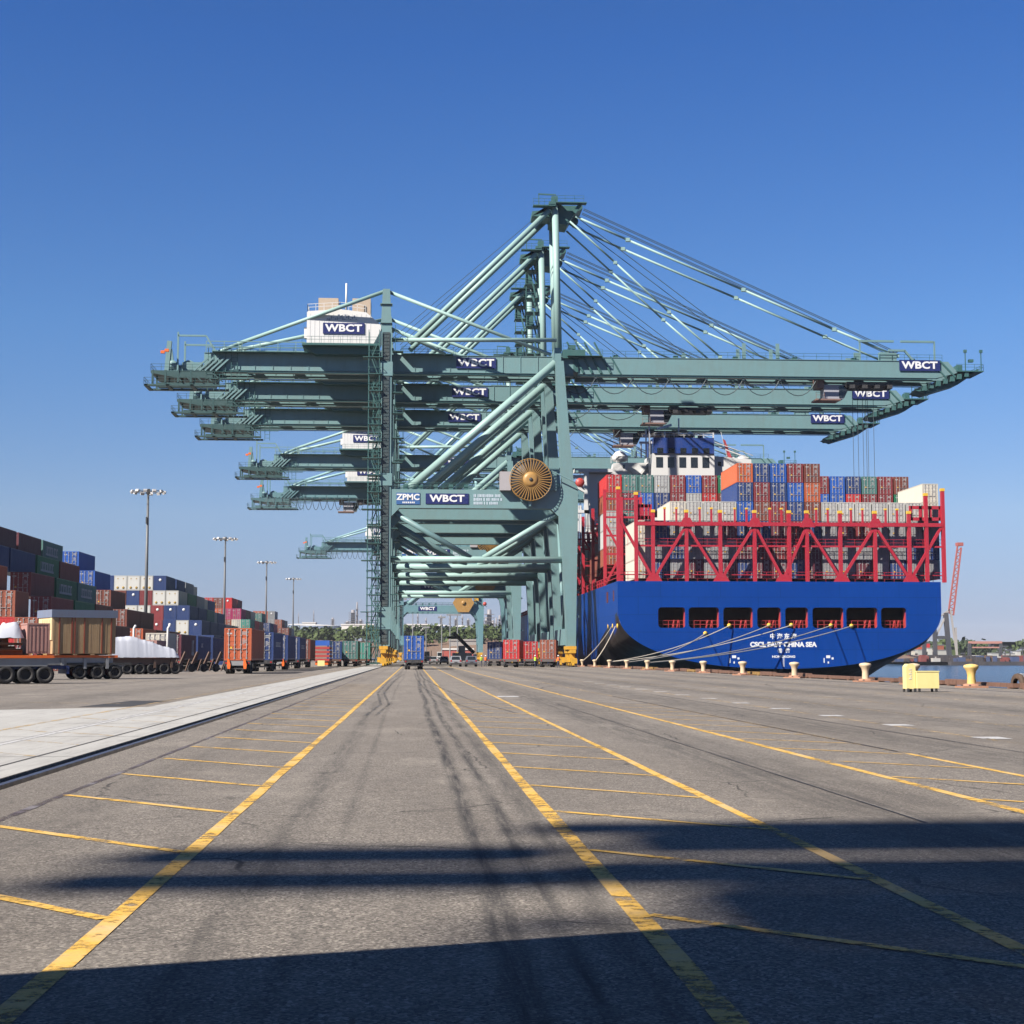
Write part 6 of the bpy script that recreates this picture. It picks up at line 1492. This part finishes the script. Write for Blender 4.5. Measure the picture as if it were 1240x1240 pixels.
bld('warehouse', 'low pale warehouse at the foot of the embankment', 'building', 545, 584, 776, 788, 900, 25, paint('pale_shed', (.38, .36, .34), .7, .3, .1)); bld('warehouse', 'low red and white warehouse front at the foot of the embankment', 'building', 536, 573, 787, 792, 830, 10, paint('red_shed', (.42, .09, .07), .7, .3, .1), SOFT)
# refinery columns
PIPE = paint('refinery_grey', (.26, .25, .26), .6, .2, .1)
def column(label, px, top, base, D, r_, kind=0):
    x, z1 = G(px, top, D); z0 = G(px, base, D)[1]-8; t = thing('refinery_column', label, 'column', (x, D, z0), 0, 'refinery columns on the horizon'); h = z1-z0
    MB().tube([(0, 0, 0), (0, 0, h*.8), (0, 0, h)], r_, 12, r2=r_*(.75 if kind else .6)).build('shell', PIPE, t)
    g = MB()
    for i in range(3+kind*3): z = h*(.35+.6*i/(3+kind*3)); g.box(-r_*1.8, r_*1.8, -r_*1.8, r_*1.8, z, z+.5)
    g.build('platform', PIPE, t)
cols = [(432.5, 729, 757, 1.2, 0), (427.5, 738.5, 757, 2.4, 1), (421, 752, 757, 2, 1), (437, 750, 757, 1.6, 1), (403, 748, 756, 1.2, 1), (445, 738, 757, .9, 1), (380, 739, 755, .5, 0), (361.5, 742, 757, .4, 0),
        (592.5, 738, 772, 2.6, 1), (589, 747, 772, 1.6, 1), (597, 751, 772, 1.6, 1), (601, 748, 772, 1.1, 0), (605, 745, 772, 1.3, 1), (585, 752, 772, 1.4, 1), (581, 750, 772, 1.0, 0), (609, 752, 772, 1.4, 1), (613, 747, 772, 1.0, 0), (617, 755, 772, 1.5, 1),
        (506, 742, 757, .8, 0), (516, 748, 757, .8, 0), (534, 745, 757, 1.0, 1), (545, 738, 757, .9, 0), (552, 748, 757, 1.2, 1), (560, 744, 757, .8, 0), (567, 749, 757, 1.3, 1)]
desc = ['tall thin chimney near the crane stair tower', 'thick platformed column near the crane stair tower']
cols = sorted(cols[:8])+sorted(cols[8:18])+sorted(cols[18:])
for i, (px, tp_, bs, r_, kd) in enumerate(cols):
    grp = 'by the crane stair tower' if px < 450 else ('seen beside the last crane leg' if px > 575 else 'seen under the last crane')
    column('%s refinery column, %s of the horizon cluster %s' % ('thin' if not kd else 'platformed', ords[(i if px < 450 else (i-8 if i < 18 else i-18))], grp), px, tp_, bs, 1900+(i*37) % 200, r_*1.25, kd)
for (px, tp_, D) in ((488, 726, 700), (500, 727, 720), (516, 760, 690), (535, 748, 660), (545, 745, 705), (554, 745, 690)):
    x_, h_ = P(px, tp_, D)
    t = thing('lamp_pole', 'thin distant lamp pole at the end of the terminal', 'lamp pole', (x_, D, 0), 0, 'thin lamp poles at the far end of the terminal'); MB().tube([(0, 0, 0), (0, 0, h_)], .3, 6, r2=.15).build('pole', GREY, t); MB().box(-1.6, 1.6, -.3, .3, h_-.2, h_+.5).build('lamp_head', GREY, t)
# far end of the terminal: reach stacker and distant yard boxes
t = thing('reach_stacker', 'dark reach stacker with raised jib beyond the grey car', 'machine', (PX(560, 330, 795), 330, 0))
MB().box(-2, 2, 0, 6, .8, 2.4).box(-.8, .6, 1, 2.6, 2.4, 3.9).build('body', GREY, t); MB().beam((2.5, 2.5, 2.4), (-1.8, 2, 6.6), .7).box(-3.2, -1.2, 1, 3, 5.4, 5.9).build('jib', DARK, t)
for xx in (-1.6, 1.6):
    for s_ in (.8, 5.2): add_wheel(t, xx, s_, .8, 'x', 1 if xx > 0 else -1, 'dark')
# steam plume
# ------------------------------------------------------------------ far shore on the water side
FD = 900
REDF = paint('faded_red_crane', (.42, .11, .09), .6, .3, .2); DKF = paint('dark_crane_leg', (.05, .055, .07), .7, .3, .2)
t = thing('far_crane', 'far red quay crane with its boom raised upright across the water', 'crane', (PX(1146, FD, 780), FD, -.9)); ox = t.location.x
pf = lambda px, py, dy=0: (P(px, py, FD+dy)[0]-ox, dy, P(px, py, FD+dy)[1]+.9)
g = MB()
def fb(a_, b_, w_, dy=0): g.beam(pf(*a_, dy), pf(*b_, dy), w_)
for dy in (0, 14):
    g.beam(pf(1150, 798, dy), pf(1145, 742, dy), 2.4); g.beam(pf(1133, 798, dy), pf(1131, 745, dy), 2.0)
g.beam(pf(1131, 772, 0), pf(1149, 772, 0), 1.8); g.box(pf(1100, 790)[0], pf(1152, 790)[0], -1, 15, pf(1100, 797)[2], pf(1100, 793)[2]); g.beam(pf(1100, 798, 0), pf(1104, 756, 0), 2.0); g.beam(pf(1119, 798, 0), pf(1120, 752, 0), 2.0)
g.build('leg', DKF, t)
g = MB()
for dy in (0, 6):
    fb((1148.5, 742), (1159.5, 661), .8, dy); fb((1154.5, 745), (1164, 663), .8, dy)
    for i in range(11): f = i/11; f2 = (i+1)/11; fb((1148.5+11*f, 742-81*f), (1154.5+9.5*f2, 745-82*f2), .45, dy); fb((1154.5+9.5*f, 745-82*f), (1148.5+11*f, 742-81*f), .45, dy)
g.box(pf(1159, 660)[0], pf(1166, 660)[0], -1, 3, pf(1160, 661)[2], pf(1160, 657)[2])
g.build('raised_boom', REDF, t)
g = MB(); fb((1151, 738), (1159, 796), .9); fb((1148, 740), (1133, 772), .9); fb((1157, 760), (1159, 799), 1.1); fb((1120, 760), (1150, 738), .8); g.build('stay', paint('pale_stay', (.4, .38, .36), .6, .2, .3), t)
t = thing('far_gantry', 'far yard gantry with a pale red beam across the water', 'gantry crane', (PX(1193, 960, 790), 960, -.9)); ox2 = t.location.x; pg = lambda px, py, dy=0: (P(px, py, 960+dy)[0]-ox2, dy, P(px, py, 960+dy)[1]+.9)
g = MB()
for dy in (0, 12): g.beam(pg(1174, 799, dy), pg(1174, 779, dy), 1.8); g.beam(pg(1211.5, 799, dy), pg(1211.5, 779, dy), 1.8)
g.build('leg', DKF, t); g = MB().beam(pg(1173, 778, 0), pg(1213, 778, 0), 1.5).beam(pg(1175, 784, 0), pg(1211, 784, 0), .8); g.build('beam', paint('pale_red_beam', (.5, .24, .2), .6, .2, .3), t)
MB().box(pg(1201, 780)[0], pg(1204, 780)[0], 0, 6, pg(1201, 784)[2], pg(1201, 779)[2]).build('trolley', DKF, t)
fc = [('green', 1162, 1177, 794.5, 797.5, 905), ('red', 1157, 1178, 797.6, 801, 900), ('orange', 1112, 1118, 783, 786, 930), ('rust', 1135, 1143, 781.5, 784.5, 930), ('white', 1112, 1121, 787, 791, 925), ('white', 1124, 1129, 785, 791, 925), ('white', 1134, 1147, 787.5, 791, 925), ('cream', 1104, 1108, 788, 791, 925), ('lightgrey', 1201, 1208, 791, 797, 1000), ('white', 1213, 1229, 791.5, 797, 1000), ('grey', 1184, 1196, 797, 800, 905), ('orange', 1229, 1240, 799, 800.5, 905), ('darkred', 1180, 1192, 795.5, 797, 1010), ('white', 1232, 1236, 789, 797, 1000), ('red', 1120, 1126, 779, 782, 935)]
for i, (c, a_, b_, y0, y1, D) in enumerate(fc):
    x0, z0 = P(a_, y1, D); x1, z1 = P(b_, y0, D)
    t = thing('shore_shed', '%s shed or box on the far quay, %s' % (nm(c), ['by the legs of the red crane', 'between the red crane and the pale gantry', 'by the pale gantry', 'past the pale gantry'][0 if a_ < 1150 else 1 if a_ < 1180 else 2 if a_ < 1205 else 3]), 'shed', ((x0+x1)/2, D, -.9), 0, 'sheds and boxes on the far quay %s' % nm(c))
    h = z1+.9; w_ = (x1-x0)/2; MB().box(-w_, w_, 0, 8, 0, h).build('wall', cpaint(c), t); MB().box(-w_-.2, w_+.2, -.2, 8.2, h+.003, h+.35).build('roof', cpaint('grey' if c != 'green' else 'green'), t)
r_ = random.Random(12)
g = MB()
for i in range(150):
    px = r_.uniform(1080, 1240); x_ = PX(px, 880, 795); w_ = r_.uniform(.8, 2.6); g.box(x_-w_, x_+w_, 870+r_.uniform(0, 12), 884+r_.uniform(0, 5), -1, r_.uniform(.2, 2.8), r_.choice([0, 0, 1, 2, 3, 4]))
tag(g.build('quay_clutter', [paint('clutter_dark', (.05, .045, .05), .8, .2), paint('clutter_red', (.22, .05, .045), .8, .2), paint('clutter_white', (.5, .48, .45), .8, .2), paint('clutter_brown', (.14, .08, .05), .8, .2), paint('clutter_blue', (.05, .08, .18), .8, .2)]), 'dense low clutter of scrap and machinery along the far quay', None, None, 'stuff')
for i, (px, h) in enumerate(((1166, 4.5), (1217, 9), (1223, 7), (1238, 8))):
    t = thing('far_pylon', 'thin dark pylon %s on the far shore' % ['by the green shed', 'just past the pale gantry', 'between two white sheds', 'at the end of the shore'][i], 'pylon', (PX(px, 990, 790), 990, -.9)); MB().tube([(0, 0, 0), (0, 0, h)], .5, 6, r2=.3).build('shaft', DKF, t); MB().box(-1.4, 1.4, -.5, .5, h-.2, h+.9).build('head', DKF, t)
# small pale buoy-like boat on the water
t = thing('small_boat', 'tiny white boat on the open water', 'boat', (PX(1239, 300, 819), 300, -2.95), .4)
k = MB(); k.v = [(-2.4, -.7, .5), (2.0, -.8, .5), (3.2, 0, .65), (2.0, .8, .5), (-2.4, .7, .5), (-2.2, -.4, 0), (2.2, 0, 0), (-2.2, .4, 0)]; k.f = [(0, 1, 6, 5), (1, 2, 6), (2, 3, 6), (3, 4, 7, 6), (4, 0, 5, 7), (0, 4, 3, 2, 1), (5, 6, 7)]; k.m = [0]*7; k.sm = [False]*7
k.build('hull', SW, t); MB().box(-.8, .8, -.45, .45, .51, 1.3).build('cabin', SW, t)

# ------------------------------------------------------------------ what stands behind the photographer and shades the foreground
for ch in list(c4.children):
    if ch.name.startswith('sign') and ch.matrix_basis.translation.x+max(v.co.x for v in ch.data.vertices) > 60:
        for g_ in list(ch.children): bpy.data.objects.remove(g_)
        bpy.data.objects.remove(ch)
c0 = copy_tree(c2, None, 'quay crane behind the viewpoint whose shadow bars cross the near asphalt')
c0.location.y = -40.3
for ch in list(c0.children):
    if ch.name.split('.')[0] in ('rear_platform', 'access_ladder'): bpy.data.objects.remove(ch)
g = MB(); y_ = 3.6; rs_ = random.Random(2)
while y_ < 19.6:
    w_ = rs_.uniform(.7, 1.7); g.box(-43.1+rs_.uniform(-.3, .6), -30, y_, min(y_+w_, 19.8), 47.0, 47.4); y_ += w_+rs_.choice((.12, .2, .3, .5))
g.box(-43.9, -43.1, 14.4, 14.7, 47, 47.3).box(-44.2, -43.1, 13.4, 13.9, 47, 47.3).build('rear_platform', TEALD, c0)  # unseen deck, slats and stubs shaped to streak its shadow on the asphalt
g = MB()
for yl in (16.6, 17.9): g.box(-46.1-.3*(yl < 17), -43, yl-.36, yl+.36, 46.6, 47.2)
g.build('shadow_beam', TEAL, c0)  # two beams added out of view to cast the narrow shadow bands
tb = chassis('trailer parked askew beside the viewpoint, only its shadow reaching the picture', -13.4, 1.05, -(math.pi/2-R(17)))
cb = load(-13.4, 1.05, 'brown', 'brown container on the askew trailer beside the viewpoint, only its shadow in view', rz=-(math.pi/2-R(17)))
dx_, dy_ = math.cos(R(17)), math.sin(R(17))
MB().tube([(0, 0, 0), (12.1*1.0, 0, 0)], .028, 6).build('top_pipe', GREY, cb, (1.37, 0.05, 3.0), (0, 0, math.pi/2))
# ------------------------------------------------------------------ air
hz = MB().box(-2500, 3600, -450, 5200, -11, 110).build('haze', [])
hm = bpy.data.materials.new('haze_air'); hm.use_nodes = True; hm.node_tree.nodes.clear()
ho = hm.node_tree.nodes.new('ShaderNodeOutputMaterial'); pv = hm.node_tree.nodes.new('ShaderNodeVolumePrincipled')
pv.inputs['Color'].default_value = (.80, .88, 1, 1); pv.inputs['Density'].default_value = .00005; pv.inputs['Anisotropy'].default_value = .0
hm.node_tree.links.new(pv.outputs[0], ho.inputs['Volume']); hz.data.materials.append(hm); tag(hz, kind='stuff')
